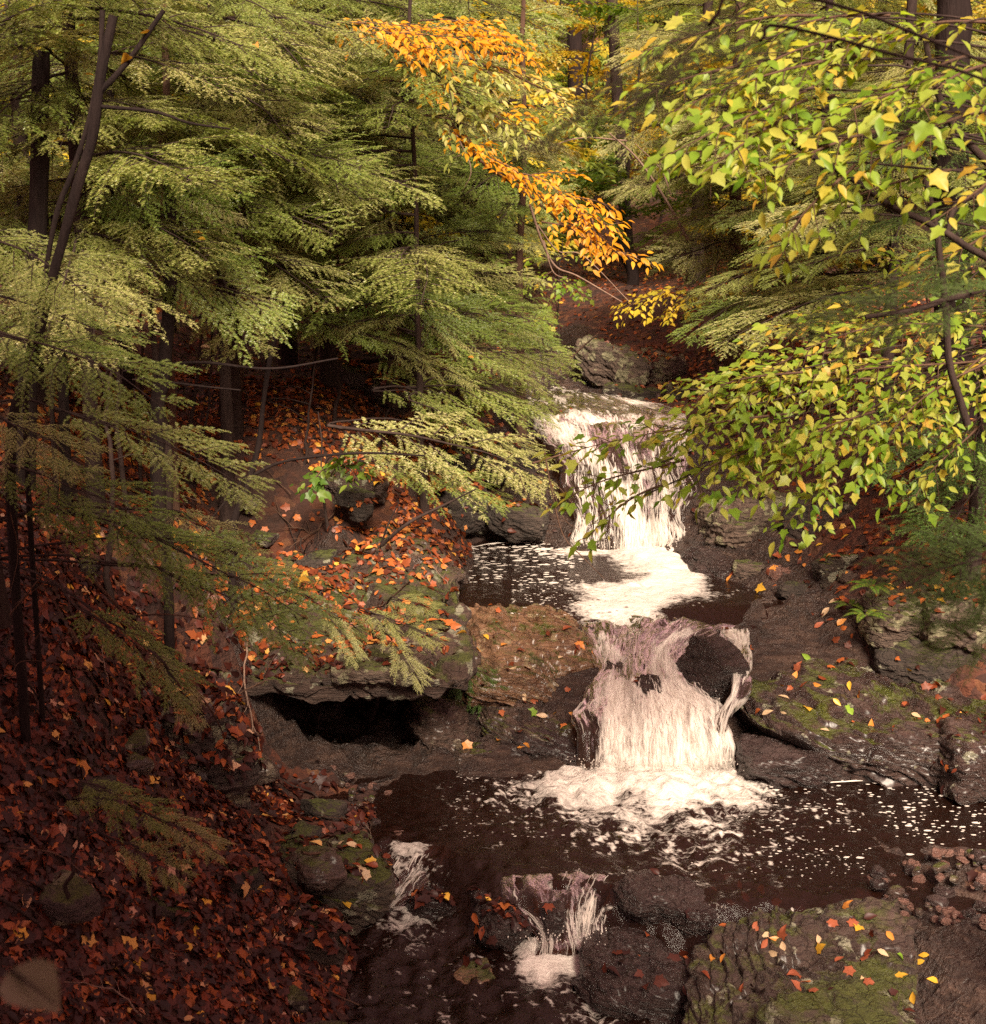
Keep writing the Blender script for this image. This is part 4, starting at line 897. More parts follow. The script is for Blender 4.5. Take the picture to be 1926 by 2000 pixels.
def hemlock(label, px, py, y, r=.06, top=6.5, group=None, **k):
    x, yy = px_xy(px, py, y); return Tree('hemlock_tree', label, 'tree', x, yy, group, r=r, top=top, seed=px, **k)

# left bank hemlocks
t = hemlock('near hemlock with sprays sweeping down across the left edge', -60, 720, 5.9, .07, 6.0, lean=(.01, 0))
for a, b, ya, yb, ws in (((-40, 640), (300, 765), 5.6, 5.2, .75), ((-60, 560), (240, 660), 5.8, 5.6, .8), ((-20, 810), (160, 905), 5.5, 5.2, .9), ((110, 800), (500, 935), 5.7, 5.5, .7), ((-20, 900), (290, 985), 5.6, 5.3, .8),
                         ((60, 985), (420, 1090), 5.5, 5.2, .75), ((230, 1020), (600, 1200), 5.5, 5.3, .75), ((330, 1120), (610, 1255), 5.4, 5.2, .75), ((150, 1180), (370, 1350), 5.2, 5.0, .7), ((560, 1150), (715, 1225), 5.6, 5.6, .8),
                         ((420, 1060), (570, 1150), 5.6, 5.4, .9), ((300, 1270), (400, 1410), 5.1, 5.0, .6), ((-60, 450), (220, 570), 5.9, 5.5, .85),
                         ((330, 1000), (480, 1060), 5.7, 5.6, 1.0)):
    t.spray(a, b, ya, yb, HB0, ws, r0=.006)
t.whorls(9, t.base[2] + 3.0, t.base[2] + 4.4, 1.2, 1.1, HB0, (150, 360))
t = hemlock('small hemlock sprig seedling low in the shade at lower left', 120, 1600, 5.0, .012, .55, lean=(.3, 0))
for a, b in (((160, 1525), (320, 1590)), ((285, 1590), (430, 1660)), ((235, 1640), (360, 1715)), ((130, 1560), (240, 1560))): t.spray(a, b, 4.9, 4.75, HB0, .8, r0=.004)
t = hemlock('slim dark hemlock trunk broken off among the left sprays', 315, 830, 8.2, .05, 2.0, lean=(.03, 0))
L_H = [('hemlock left of the orange leaf slope with pale drooping sprays', 435, 800, 9.6, .045, 40, 1.25, 5.0), ('hemlock close behind the leaning dark double stem', 176, 760, 8.0, .05, 38, 1.5, 4.8), ('hemlock standing on the orange leaf slope', 462, 880, 10.4, .05, 40, 1.5, 5.2),
       ('hemlock above the slope centre with the palest sprays', 640, 690, 11.4, .06, 44, 1.5, 5.4), ('tall hemlock behind the pale sprays at upper left', 560, 640, 13.2, .07, 40, .9, 6.0), ('hemlock whose tips reach over the stream head', 800, 740, 12.4, .07, 52, 1.1, 5.6),
       ('hemlock in the upper left corner shade', 60, 640, 9.6, .06, 36, .8, 5.2), ('slender hemlock at upper left behind the forked stem', 330, 640, 13.5, .05, 36, .8, 6.0), ('hemlock beneath the golden beech, left of the dead branches', 880, 600, 16.5, .08, 44, .8, 7.0),
       ('hemlock between the left corner and the forked stem', 240, 620, 11.0, .05, 36, 1.0, 5.4), ('feathery hemlock upper left of the golden leaves', 700, 600, 15.0, .07, 44, .8, 6.6)]
for lb, px, py, y, r, n, z0, z1 in L_H:
    t = hemlock(lb, px, py, y, r, 7.5); t.whorls(int(n * 1.15), max(t.base[2] + z0, at_y(0, 575 if y < 11 else 650, y)[2] + .15), at_y(0, -30, y)[2] + .2, 1.25, 1.15, HB0, drop=(-.32, .12))
t = hemlock('hemlock on the left brink whose boughs hang over both pools', 830, 980, 10.3, .028, 5.0, lean=(-.02, 0))
for a, b, ya, yb, ws in (((640, 830), (1075, 905), 9.4, 9.6, .85), ((700, 900), (990, 960), 9.3, 9.4, .75), ((850, 850), (1060, 870), 9.8, 9.9, .8), ((690, 660), (1065, 600), 10.6, 10.9, .8), ((720, 700), (1105, 665), 10.4, 10.8, .85), ((730, 760), (1075, 770), 10.2, 10.6, .85),
                         ((800, 560), (1040, 520), 11, 11.4, .75), ((760, 480), (1000, 440), 11.2, 11.6, .7), ((700, 590), (960, 620), 10.6, 10.6, .75), ((850, 620), (1060, 640), 11, 11.2, .8), ((700, 520), (900, 560), 11, 11, .8), ((640, 560), (860, 600), 10.8, 10.7, .8), ((780, 620), (960, 680), 10.6, 10.6, .8), ((760, 690), (930, 740), 10.3, 10.3, .8), ((850, 660), (1040, 700), 10.8, 10.9, .8), ((680, 640), (830, 690), 10.3, 10.2, .8), ((880, 740), (1060, 800), 10.5, 10.6, .7), ((800, 780), (960, 850), 10, 10, .8), ((900, 470), (1075, 480), 11.4, 11.6, .7), ((640, 480), (820, 520), 11.2, 11.1, .8), ((720, 430), (900, 470), 11.6, 11.6, .8), ((560, 620), (760, 660), 10.2, 10, .8), ((560, 540), (740, 570), 10.6, 10.4, .8), ((820, 380), (960, 400), 12, 12, .8)):
    t.spray(a, b, ya, yb, HB0, ws)
t.whorls(26, 2.45, 4.6, 1.2, 1.1, HB0, (160, 360))
t = hemlock('hemlock with a mossy trunk foot at the top of the upper waterfall', 1017, 885, 11.95, .042, 5.0, bark=M_barkw)
for a, b in (((940, 700), (1070, 760)), ((900, 640), (1090, 655)), ((960, 780), (860, 850)), ((980, 590), (1080, 610))): t.spray(a, b, 11.6, 11.8, HB0, .85)
t.whorls(16, 2.3, 4.5, 1.1, 1.2, HB0, (150, 330))
t = hemlock('low hemlock sprig growing from the rock over the hollow', 720, 1230, 8.4, .02, .5, lean=(.1, 0))
for a, b in (((700, 1190), (860, 1245)), ((740, 1220), (830, 1330)), ((640, 1200), (700, 1290)), ((760, 1170), (850, 1190))): t.spray(a, b, 7.5, 7.35, HB0, .8, r0=.004)
t = hemlock('small hemlock sprig drooping beside the ochre bedrock steps', 905, 1300, 8.5, .01, .4)
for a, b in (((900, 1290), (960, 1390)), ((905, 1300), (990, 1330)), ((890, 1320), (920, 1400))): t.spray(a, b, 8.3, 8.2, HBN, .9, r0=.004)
# right bank hemlocks
R_H = [('hemlock with a lichened trunk on the right slope above the outcrop', 1432, 735, 13.4, .07, 44, .8, 5.2, M_barkw), ('hemlock on the right slope with dull green sprays', 1600, 640, 12.0, .05, 44, .7, 5.0, None), ('dark hemlock below the upper maple leaves', 1740, 680, 10.8, .05, 40, .9, 4.6, None),
       ('hemlock behind the bare pale branches on the right slope', 1360, 620, 17.0, .08, 44, .8, 6.2, None), ('shaded hemlock at the right edge behind the maple leaves', 1905, 1000, 8.7, .05, 36, .3, 4.0, None), ('hemlock beyond the right trunk', 1700, 560, 16.0, .07, 44, .8, 6.5, None)]
for lb, px, py, y, r, n, z0, z1, bk in R_H:
    t = hemlock(lb, px, py, y, r, 7.5, bark=bk); t.whorls(n, t.base[2] + z0 + .3, min(z1, at_y(0, -30, y)[2] + .2), 1.1, 1.1, HB0 if px != 1905 else HBN, drop=(-.32, .12))
    if px == 1432:
        for a, b in (((1540, 560), (1345, 640)), ((1600, 590), (1420, 650)), ((1500, 520), (1380, 560))): t.spray(a, b, 11.5, 11.0, HB0, .8)
    if px == 1740:
        for a, b in (((1700, 400), (1480, 430)), ((1720, 480), (1500, 540)), ((1700, 560), (1400, 640))): t.spray(a, b, 10, 9.6, HB0, .7)
t = hemlock('very near hemlock hanging dark sprays in at the right edge', 2330, 1200, 3.6, .06, 4.0)
for a, b, ya, yb, ws in (((2080, 1090), (1775, 1125), 3.2, 2.9, .7), ((2080, 1180), (1850, 1270), 3.1, 2.9, .8), ((2060, 1130), (1815, 1200), 3.1, 2.9, .75), ((2100, 1000), (1860, 1130), 3.3, 3.0, .7),
                         ((2000, 560), (1620, 640), 3.6, 3.2, .4), ((2060, 500), (1700, 570), 3.4, 3.1, .45), ((1560, 60), (1290, 170), 2.8, 2.5, .4), ((1500, -20), (1080, 270), 2.9, 2.5, .25)):
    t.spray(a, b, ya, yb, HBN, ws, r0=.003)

# broadleaved trees
t = Tree('maple_tree', 'near maple with big yellow green leaves across the upper right', 'tree', *px_xy(2150, 700, 5.2), r=.05, top=5.5, lean=(-.03, 0), bark=M_bark, seed=5)
for a, b, ya, yb, ws in (((1600, 170), (1275, 300), 4.7, 4.5, .8), ((1680, 110), (1320, 190), 4.8, 4.6, .8), ((1780, 80), (1430, 120), 4.9, 4.7, .8), ((1860, 150), (1530, 250), 4.7, 4.5, .8), ((1740, 260), (1450, 330), 4.6, 4.4, .8), ((1930, 40), (1640, 80), 4.8, 4.7, .9), ((1950, 210), (1680, 290), 4.6, 4.4, .8),
                         ((1660, 320), (1530, 480), 4.5, 4.4, .8), ((1600, 40), (1250, 70), 5.2, 5.2, .8), ((1960, 120), (1780, 200), 4.5, 4.3, 1.), ((1480, 120), (1220, 200), 5.0, 4.8, .8), ((1850, 330), (1620, 400), 4.8, 4.7, .8), ((1560, 230), (1360, 320), 4.6, 4.4, .9), ((1980, 330), (1820, 420), 4.5, 4.4, .9), ((1740, 30), (1480, 60), 5.0, 4.9, .9), ((1900, 110), (1720, 170), 4.8, 4.7, 1.), ((1500, 260), (1300, 320), 4.6, 4.5, .7), ((1820, 270), (1640, 330), 4.9, 4.8, 1.), ((1640, 190), (1440, 240), 4.9, 4.7, .9), ((1950, 450), (1800, 520), 5.2, 5.1, 1.), ((1580, 420), (1500, 520), 5.0, 4.9, .7)):
    t.lspray(a, b, ya, yb, 'birch', ws)
for pts in (((1480, 215), (1600, 310), (1750, 400), (1850, 455), (1990, 540)), ((1800, 40), (1825, 170), (1860, 240), (1940, 330)), ((1775, 250), (1815, 380), (1840, 520), (1850, 690), (1890, 830)), ((1690, 620), (1800, 600), (1900, 570)), ((1850, 455), (1870, 400), (1930, 370))):
    t.limb([at_y(a, b, 4.9) for a, b in pts], .009, .014, 18)
t = Tree('maple_tree', 'maple reaching yellow green boughs out over the upper waterfall', 'tree', *px_xy(2080, 900, 7.0), r=.06, top=5.0, lean=(-.02, 0), seed=6)
for a, b, ya, yb, ws in (((1930, 630), (1470, 710), 6.8, 6.4, .8), ((1900, 690), (1400, 790), 6.7, 6.2, .75), ((1720, 740), (1290, 830), 6.5, 6.2, .75), ((1560, 810), (1085, 865), 6.3, 6.1, .45), ((1880, 780), (1480, 890), 6.6, 6.2, .75), ((1760, 860), (1400, 960), 6.4, 6.1, .75), ((1640, 930), (1525, 1045), 6.3, 6.1, .7),
                         ((1930, 700), (1720, 860), 6.5, 6.2, .9), ((1900, 830), (1790, 975), 6.4, 6.2, .8), ((1500, 850), (1320, 965), 6.3, 6.1, .7), ((1330, 890), (1085, 985), 6.2, 6.1, .4), ((1300, 950), (1130, 1040), 6.2, 6.1, .35), ((1640, 680), (1420, 760), 6.6, 6.4, .8), ((1600, 850), (1400, 900), 6.4, 6.2, .9), ((1800, 690), (1560, 760), 6.7, 6.5, .9), ((1960, 600), (1760, 640), 6.9, 6.7, .9), ((1970, 680), (1820, 760), 6.6, 6.4, 1.), ((1960, 760), (1780, 830), 6.5, 6.3, 1.), ((1700, 800), (1560, 870), 6.3, 6.1, 1.), ((1560, 720), (1330, 790), 6.4, 6.2, .9), ((1480, 790), (1300, 850), 6.3, 6.2, .9)):
    t.lspray(a, b, ya, yb, 'maple', ws, zt=2.6)
t = Tree('beech_tree', 'slender beech with golden leaves trailing to the centre', 'tree', *px_xy(905, 620, 12.5), r=.045, top=5.5, lean=(.0, -.1), bark=M_barkw, seed=7)
for a, b, ya, yb, ws, c in (((960, 330), (1090, 400), 9.6, 9.5, .7, 'beechgold'), ((1030, 380), (1225, 440), 9.6, 9.4, .75, 'beechgold'), ((1060, 430), (1215, 480), 9.5, 9.4, .6, 'beechgold'), ((1130, 470), (1280, 512), 9.5, 9.4, .3, 'beechgold'), ((1080, 380), (1200, 400), 9.6, 9.5, .8, 'beechgold'), ((1020, 340), (1110, 380), 9.6, 9.5, .8, 'beechgold'), ((1100, 440), (1190, 490), 9.5, 9.4, .9, 'beechgold'), ((930, 300), (1040, 350), 9.6, 9.5, .7, 'beechgold'), ((870, 240), (1000, 330), 9.8, 9.6, .55, 'beechgold'), ((1010, 350), (1130, 330), 9.7, 9.6, .5, 'beechgold'),
                            ((700, 70), (960, 70), 10, 9.6, .8, 'beechgold'), ((760, 90), (880, 100), 9.8, 9.6, .9, 'beechgold'), ((850, 60), (1040, 70), 10, 9.8, .7, 'beechgold'), ((830, 110), (1000, 150), 9.9, 9.7, .8, 'beechmix'), ((800, 170), (980, 200), 9.9, 9.7, .8, 'beechmix'), ((950, 130), (1120, 190), 10.1, 9.8, .8, 'beechmix'),
                            ((820, 220), (930, 250), 9.8, 9.6, .9, 'beechmix'), ((980, 200), (1140, 240), 10.2, 10, .8, 'beechmix'), ((800, 150), (870, 180), 9.7, 9.6, 1, 'beechgold'), ((860, 270), (960, 285), 9.7, 9.6, .7, 'beechgold'), ((720, 50), (840, 110), 9.9, 9.7, .9, 'beechgold'), ((640, 40), (860, 60), 10.1, 9.9, .8, 'beechgold'), ((820, 40), (980, 60), 10, 9.8, 1., 'beechgold'), ((900, 80), (1050, 110), 10, 9.8, .8, 'beechgold'), ((860, 140), (960, 200), 9.8, 9.6, .9, 'beechmix'), ((880, 190), (1060, 260), 9.9, 9.7, .7, 'beechmix'), ((780, 120), (900, 150), 9.8, 9.7, .9, 'beechmix'), ((1100, 400), (1180, 440), 9.5, 9.4, .9, 'beechgold'), ((940, 220), (1040, 225), 10, 9.8, .6, 'beechgold')):
    t.lspray(a, b, ya, yb, c, ws, limb=False)
t.limb([t.at(4.4), at_y(860, 180, 10.2), at_y(900, 270, 9.8), at_y(960, 330, 9.6), at_y(1040, 390, 9.6), at_y(1130, 465, 9.5)], .016, .005, 30)
t.limb([t.at(4.6), at_y(780, 60, 10.3), at_y(700, 70, 10)], .012, .005); t.limb([t.at(4.5), at_y(960, 130, 10.1), at_y(1100, 190, 9.9)], .012, .005)
SAP = [('sapling with a handful of yellow leaves left of centre', 770, 620, 12.0, 'yellow', (((760, 385), (890, 450), .55), ((760, 410), (840, 445), .6), ((820, 430), (880, 470), .7))), ('yellow leaved sapling low on the right slope', 1400, 680, 12.8, 'yellow', (((1330, 560), (1205, 600), .8), ((1400, 560), (1290, 620), .7), ((1380, 580), (1520, 515), .7), ((1450, 530), (1560, 560), .7))),
       ('witch hazel sapling with small leaves above the stream head', 1090, 640, 15.0, 'ygsmall', (((1090, 500), (1180, 485), .9), ((1080, 510), (1010, 500), .9), ((1080, 540), (1140, 580), .9), ((1080, 530), (1020, 560), .9), ((1080, 590), (1060, 640), .8))), ('bright shrub tucked under the hemlock tips at left centre', 900, 800, 11.6, 'ygsmall', (((900, 760), (830, 740), 1.), ((900, 770), (960, 790), 1.), ((890, 780), (860, 830), .9), ((900, 750), (880, 700), 1.))),
       ('green sapling behind the left hemlock sprays', 720, 640, 12.6, 'green', (((720, 560), (790, 610), 1.), ((700, 600), (640, 650), 1.), ((720, 540), (760, 480), 1.), ((700, 640), (760, 690), .9), ((690, 500), (620, 480), 1.))), ('low green shrub on the orange leaf slope', 640, 960, 9.7, 'green', (((650, 900), (700, 930), 1.), ((640, 910), (600, 960), 1.), ((650, 930), (680, 880), 1.))),
       ('bright sapling filling the gap between the upper left hemlocks', 560, 640, 14.2, 'ygsmall', (((560, 200), (480, 230), 1.), ((560, 260), (650, 300), 1.), ((560, 330), (470, 360), 1.), ((560, 160), (640, 140), 1.), ((560, 420), (640, 440), 1.), ((560, 380), (500, 420), 1.))), ('yellow green sapling behind the palest hemlock sprays', 760, 620, 14.0, 'ygsmall', (((760, 250), (690, 280), 1.), ((760, 300), (840, 330), 1.), ((760, 380), (680, 400), 1.), ((760, 440), (840, 470), 1.), ((760, 500), (700, 520), 1.))), ('light green sapling behind the upper left forked stem', 330, 640, 12.2, 'green', (((330, 220), (240, 250), 1.), ((330, 240), (420, 260), 1.), ((330, 180), (280, 150), 1.), ((330, 280), (400, 320), 1.), ((330, 360), (260, 380), 1.))),
       ('yellow green sapling beyond the right tree stems', 1800, 700, 9.8, 'ygsmall', (((1800, 560), (1640, 580), .9), ((1800, 600), (1660, 640), .9), ((1820, 540), (1926, 560), 1.), ((1800, 540), (1720, 500), 1.), ((1780, 630), (1560, 610), .7))), ('yellow sapling right of the dull green sprays', 1600, 640, 11.2, 'yellow', (((1600, 480), (1520, 470), 1.), ((1590, 600), (1700, 620), .9), ((1590, 520), (1680, 500), .9)))]
for lb, px, py, y, c, sp in SAP:
    t = Tree('sapling', lb, 'sapling', *px_xy(px, py, y), r=.012, top=max(.9, at_y(px, sp[0][0][1] - 40, y)[2] - H1(*px_xy(px, py, y))), bark=M_bark, seed=px)
    for a, b, ws in sp: t.lspray(a, b, y - .2, y - .35, c, ws, r0=.004)

# bare stems and big trunks that read against the wood
def stem(label, pts, y, r0, r1, name='tree_stem', cat='tree', bark=None, forks=()):
    P = [at_y(a, b, y if len(q_) == 0 else q_[0]) for a, b, *q_ in pts]
    g0 = P[0].copy(); g = H1(g0[0], g0[1])
    if g0[2] > g + .05: P = [np.array([g0[0] - .02, g0[1], g - .1])] + P
    b = P[0]; o = thing(name, label, cat, tuple(b)); C = spline(np.array(P) - b, 40); t_ = np.linspace(0, 1, 40)
    V, F = tube(C, r0 * (1 - t_) + r1 * t_, 9); V = V + (fbm((V + b) * (16, 16, 4), 3, 8) * r0 * .2)[:, None] * nrm(V - np.repeat(C, 9, 0))
    a_ = Acc(); a_.add(V, F); obj('trunk', a_.mesh('trunk', [bark or M_barkd]), o)
    for fk in forks:
        Q = spline(np.array([at_y(a, b2, y) for a, b2 in fk[0]]) - b, 20); a_ = Acc(); a_.add(*tube(Q, np.linspace(fk[1], fk[2], 20), 6)); obj('branch', a_.mesh('branch', [bark or M_barkd]), o)
    return o
stem('forked dark leaning stem near the upper left corner', [(20, 900), (60, 720), (98, 560), (150, 370), (180, 270), (195, 160), (222, 30)], 5.6, .021, .019, forks=((((190, 185), (250, 120), (320, 20)), .013, .009), (((195, 208), (300, 218), (370, 240), (450, 252)), .009, .004)))
stem('thin dark stem crossing behind the forked stem', [(50, 800), (85, 560), (110, 420), (140, 340), (175, 230), (195, 120), (200, 20)], 5.7, .012, .009)
stem('dark leaning sapling stem over the orange leaves', [(455, 1045), (480, 960), (505, 870), (515, 780), (530, 690), (562, 590)], 8.6, .026, .012, forks=((((490, 930), (560, 900), (700, 885), (830, 890)), .012, .006), (((400, 1030), (440, 980), (480, 930)), .006, .010)))
stem('straight brown trunk behind the leaning sapling', [(462, 885), (462, 780), (465, 700), (440, 420), (435, 100), (430, 0)], 10.9, .045, .035, bark=M_barkw)
stem('short dark trunk left of the leaning sapling', [(306, 825), (316, 750), (323, 690), (335, 520), (330, 300)], 8.0, .045, .035, forks=((((325, 712), (400, 708), (530, 720), (660, 700)), .012, .005), (((320, 745), (400, 755), (470, 762)), .008, .004)))
stem('slim trunk in the shade at the left edge', [(48, 1000), (52, 800), (60, 620), (75, 400), (80, 100)], 7.6, .06, .045)
stem('second dark trunk in the left shade', [(130, 1010), (126, 840), (118, 640), (110, 420)], 8.2, .04, .03)
stem('crooked dark trunk in shade under the left sprays', [(330, 1200), (325, 1080), (335, 1000)], 7.0, .03, .02)
stem('large brown tree trunk at the upper right', [(1868, 900), (1862, 600), (1856, 350), (1862, 60), (1862, -60)], 10.5, .135, .115)
stem('dark trunk beside the dead branches in mid forest', [(1118, 410), (1122, 300), (1126, 200), (1122, 60), (1120, -60)], 24, .15, .12)
stem('broad grey trunk at the top centre', [(1136, 260), (1134, 140), (1132, 40), (1132, -60)], 33, .32, .28)
stem('dark trunk at the top right of centre', [(1196, 230), (1196, 120), (1196, 0)], 36, .2, .17)
stem('slim trunk at the top right of the dark trunk', [(1303, 330), (1308, 190), (1308, 0)], 33, .14, .12)
stem('mossy dark stub trunk in the middle of the slope', [(960, 480), (955, 440), (953, 380)], 20, .10, .09)
stem('leaning dark trunk below the golden spray', [(1235, 530), (1200, 450), (1180, 400)], 18, .09, .06)
stem('mossy trunk by the golden spray tip', [(1000, 470), (1000, 410), (1002, 300)], 21, .11, .09, bark=M_barkw)
stem('thin trunk near the upper left corner', [(318, 330), (325, 200), (322, 60), (318, -30)], 9.0, .026, .02, bark=M_barkw)
# pale dead limbs
def dead(label, strokes, y, r, m=None, name='dead_branch', cat='branch'):
    P0 = at_y(*strokes[0][0], y); o = thing(name, label, cat, tuple(P0))
    for k, s in enumerate(strokes):
        Q = spline(np.array([at_y(a, b, y + .15 * math.sin(a * .03)) for a, b in s]) - P0, 24); a_ = Acc(); rr = r if k == 0 else r * .6
        a_.add(*tube(Q, np.linspace(rr, rr * .4, 24), 6)); obj('limb' if k == 0 else 'twig', a_.mesh('limb', [m or M_dead]), o)
    return o
dead('long pale dead branch curving down from the golden leaves', [((1035, 400), (1058, 470), (1085, 520), (1130, 540), (1215, 590)), ((1050, 440), (1090, 490), (1140, 500), (1230, 590)), ((1062, 470), (1080, 530), (1110, 545))], 10.5, .011)
dead('pale bare fallen branch leaning across the right slope', [((1345, 470), (1300, 390), (1245, 310), (1190, 260)), ((1310, 380), (1290, 330), (1240, 280)), ((1225, 275), (1130, 270), (1040, 300))], 13, .016)
dead('bare arched twigs under the left forest edge', [((890, 260), (920, 330), (900, 380)), ((880, 310), (920, 300), (980, 320))], 11, .007)
dead('broken dark limb propped on the tan ledge', [((745, 1065), (800, 1020), (870, 985), (930, 955)), ((742, 1070), (760, 1020), (780, 980))], 8.6, .013, M_bark)
dead('thin bare twigs arching over the upper pool', [((1063, 880), (1078, 960), (1100, 1045), (1140, 1090), (1180, 1130)), ((1045, 925), (1090, 950), (1130, 1000)), ((1075, 940), (1100, 1010), (1130, 1035)), ((1015, 930), (1030, 970), (1050, 1000))], 8.8, .006, M_barkw)
dead('bare branch poking from the hemlock tips over the fall', [((1040, 905), (1090, 890), (1150, 873))], 9.4, .008, M_barkw)
dead('fallen dark log on the slope above the grey outcrop', [((1240, 670), (1300, 640), (1380, 625))], 15.5, .05, M_bark)
dead('thin leaning stick by the grey outcrop', [((1085, 730), (1130, 685), (1170, 650))], 13.8, .014, M_barkw)
dead('fallen log lying among the left hemlocks', [((640, 712), (720, 706), (800, 690))], 12.4, .035, M_bark)
dead('pale broken stick hanging by the ledge mouth', [((515, 1320), (535, 1285), (552, 1262))], 7.2, .006)
dead('long thin fallen stem crossing the shaded left bank', [((180, 1130), (300, 1260), (400, 1370), (440, 1440)), ((250, 1205), (330, 1200), (420, 1215))], 5.3, .007, M_barkw)
dead('thin grey twigs at the lower left edge', [((18, 1655), (110, 1668), (180, 1720)), ((15, 1700), (50, 1760), (90, 1800))], 4.8, .004, M_barkw)
dead('reddish forked stick on the leaves by the left cascade', [((515, 1795), (540, 1750), (563, 1710)), ((540, 1755), (548, 1775), (545, 1800))], 5.9, .008, M_barkw)
dead('thin twig on the leaves left of the outflow', [((455, 1925), (520, 1850), (590, 1760)), ((548, 1808), (570, 1780), (590, 1740))], 5.6, .005, M_barkw)
dead('dark fallen branch under the maple leaves at the right', [((1850, 1075), (1880, 1040), (1926, 1000))], 8.6, .03, M_bark)
dead('tangle of thin grey twigs in the left shade', [((20, 1200), (100, 1110), (200, 1060)), ((20, 1000), (35, 1080), (20, 1160)), ((30, 1180), (120, 1120), (190, 1120)), ((60, 1260), (110, 1200), (150, 1180)), ((20, 1320), (60, 1290), (250, 1320))], 5.4, .004, M_barkw)

for q, (px, py, y, h) in enumerate(((430, 860, 10.6, 1.2), (590, 905, 10.2, .9), (405, 900, 10.0, 1.4), (520, 760, 12.4, 1.6), (610, 745, 12.6, 1.4), (660, 860, 10.8, .8), (360, 880, 9.8, 1.5), (240, 980, 7.6, 1.6), (150, 900, 8.6, 1.8), (210, 1090, 7.0, 1.3), (280, 900, 9.2, 1.7), (90, 930, 8.2, 1.9), (560, 1000, 9.4, .7), (740, 900, 10.8, .8))):
    x_, y_ = px_xy(px, py, y); z_ = H1(x_, y_); o = thing('dead_sapling', 'thin bare dark stem standing on the leafy left bank', 'stem', (x_, y_, z_ - .05), 'thin bare stems on the left bank')
    r_ = np.random.default_rng(q); t_ = np.linspace(0, 1, 14); C = np.stack([r_.normal(.012, .03, 14).cumsum() * .5, r_.normal(0, .02, 14).cumsum() * .5, t_ * h], 1); C[0, :2] = 0
    a_ = Acc(); a_.add(*tube(C, np.linspace(.014, .005, 14) * r_.uniform(.8, 1.5), 6)); obj('trunk', a_.mesh('trunk', [M_bark]), o)
    for k in range(4):
        i = r_.integers(5, 13); an = r_.uniform(0, 6.28); E = C[i] + np.array([math.cos(an), math.sin(an), r_.uniform(0, .6)]) * r_.uniform(.2, .5)
        a_ = Acc(); a_.add(*tube(spline([C[i], (C[i] + E) / 2 + (0, 0, .03), E], 8), np.linspace(.005, .002, 8), 4)); obj('twig', a_.mesh('twig', [M_bark]), o)
# ------------------------------------------------------------------ forest behind
def far_hemlock(seed, h=4.6, n=46):
    r = np.random.default_rng(seed); crown = Acc()
    tmpl = [(np.array([v.co[:] for v in me.vertices]), np.array([p.vertices[:] for p in me.polygons if p.material_index == 1])) for me in HB1]
    for q in range(n):
        z = h * (.14 + .86 * (q / n)); L = 1.7 * (1 - .35 * z / h); a = r.uniform(0, 6.28); V, F = tmpl[r.integers(len(tmpl))]
        A = np.array([0, 0, z]); B = A + np.array([math.cos(a) * L, math.sin(a) * L, L * r.uniform(-.35, .02)])
        M = np.array(frame(A, B, r.normal(0, .2), r.uniform(.8, 1.1))); used = np.unique(F); remap = np.zeros(len(V), int); remap[used] = np.arange(len(used))
        crown.add((V[used] @ M[:3, :3].T) + M[:3, 3], remap[F])
    tr = Acc(); t = np.linspace(0, 1, 12); C = np.stack([r.normal(0, .04, 12).cumsum() * .4, r.normal(0, .04, 12).cumsum() * .4, t * h * 1.7], 1); C[0, :2] = 0
    tr.add(*tube(C, .09 * (1 - .85 * t), 7))
    return crown.mesh('crown', [M_needle_far]), tr.mesh('trunk', [M_bark])
def far_leafy(seed, kinds, h=3.8, nb=24):
    r = np.random.default_rng(seed); crown = Acc()
    tr = Acc(); t = np.linspace(0, 1, 12); C = np.stack([r.normal(0, .08, 12).cumsum() * .5, r.normal(0, .08, 12).cumsum() * .5, t * h], 1); C[0, :2] = 0
    tr.add(*tube(C, .035 * (1 - .8 * t), 6))
    T = {}
    for q in range(nb):
        z = h * r.uniform(.22, 1.0); i = min(int(z / h * 11), 11); A = C[i]; L = r.uniform(.8, 1.5); a = r.uniform(0, 6.28)
        B = A + np.array([math.cos(a) * L, math.sin(a) * L, L * r.uniform(-.15, .25)]); me = LB[kinds[r.integers(len(kinds))]][0]
        if me.name not in T: T[me.name] = (np.array([v.co[:] for v in me.vertices]), np.array([p.vertices[:] for p in me.polygons if p.material_index == 1]), me.materials[1])
        V, F, mt = T[me.name]; M = np.array(frame(A, B, r.normal(0, .25), .9)); used = np.unique(F); remap = np.zeros(len(V), int); remap[used] = np.arange(len(used))
        crown.add((V[used] @ M[:3, :3].T) + M[:3, 3], remap[F], 0)
        tr.add(*tube(spline([A, (A + B) / 2 + (0, 0, .04), B], 5), np.linspace(.01, .004, 5), 3))
    return crown.mesh('crown', [mt]), tr.mesh('trunk', [M_bark])
FH = [far_hemlock(s) for s in (1, 2, 3, 4)]
FL = {'green': [far_leafy(s, ['green']) for s in (11, 12)], 'yg': [far_leafy(s, ['ygsmall']) for s in (13, 14)], 'yel': [far_leafy(s, ['yellow']) for s in (15,)], 'mix': [far_leafy(16, ['beechmix'])]}
def plant(name, label, cat, group, me, x, y, s):
    z = H1(x, y); o = thing(name, label, cat, (x, y, z - .05), group); o.scale = (s, s, s * rng.uniform(.9, 1.2)); o.rotation_euler = (0, 0, rng.uniform(0, 6.28))
    obj('trunk', me[1], o); obj('crown', me[0], o)
used = []
def far_ok(x, y, d):
    for a, b in used:
        if (a - x) ** 2 + (b - y) ** 2 < d * d: return False
    used.append((x, y)); return True
cnt = 0
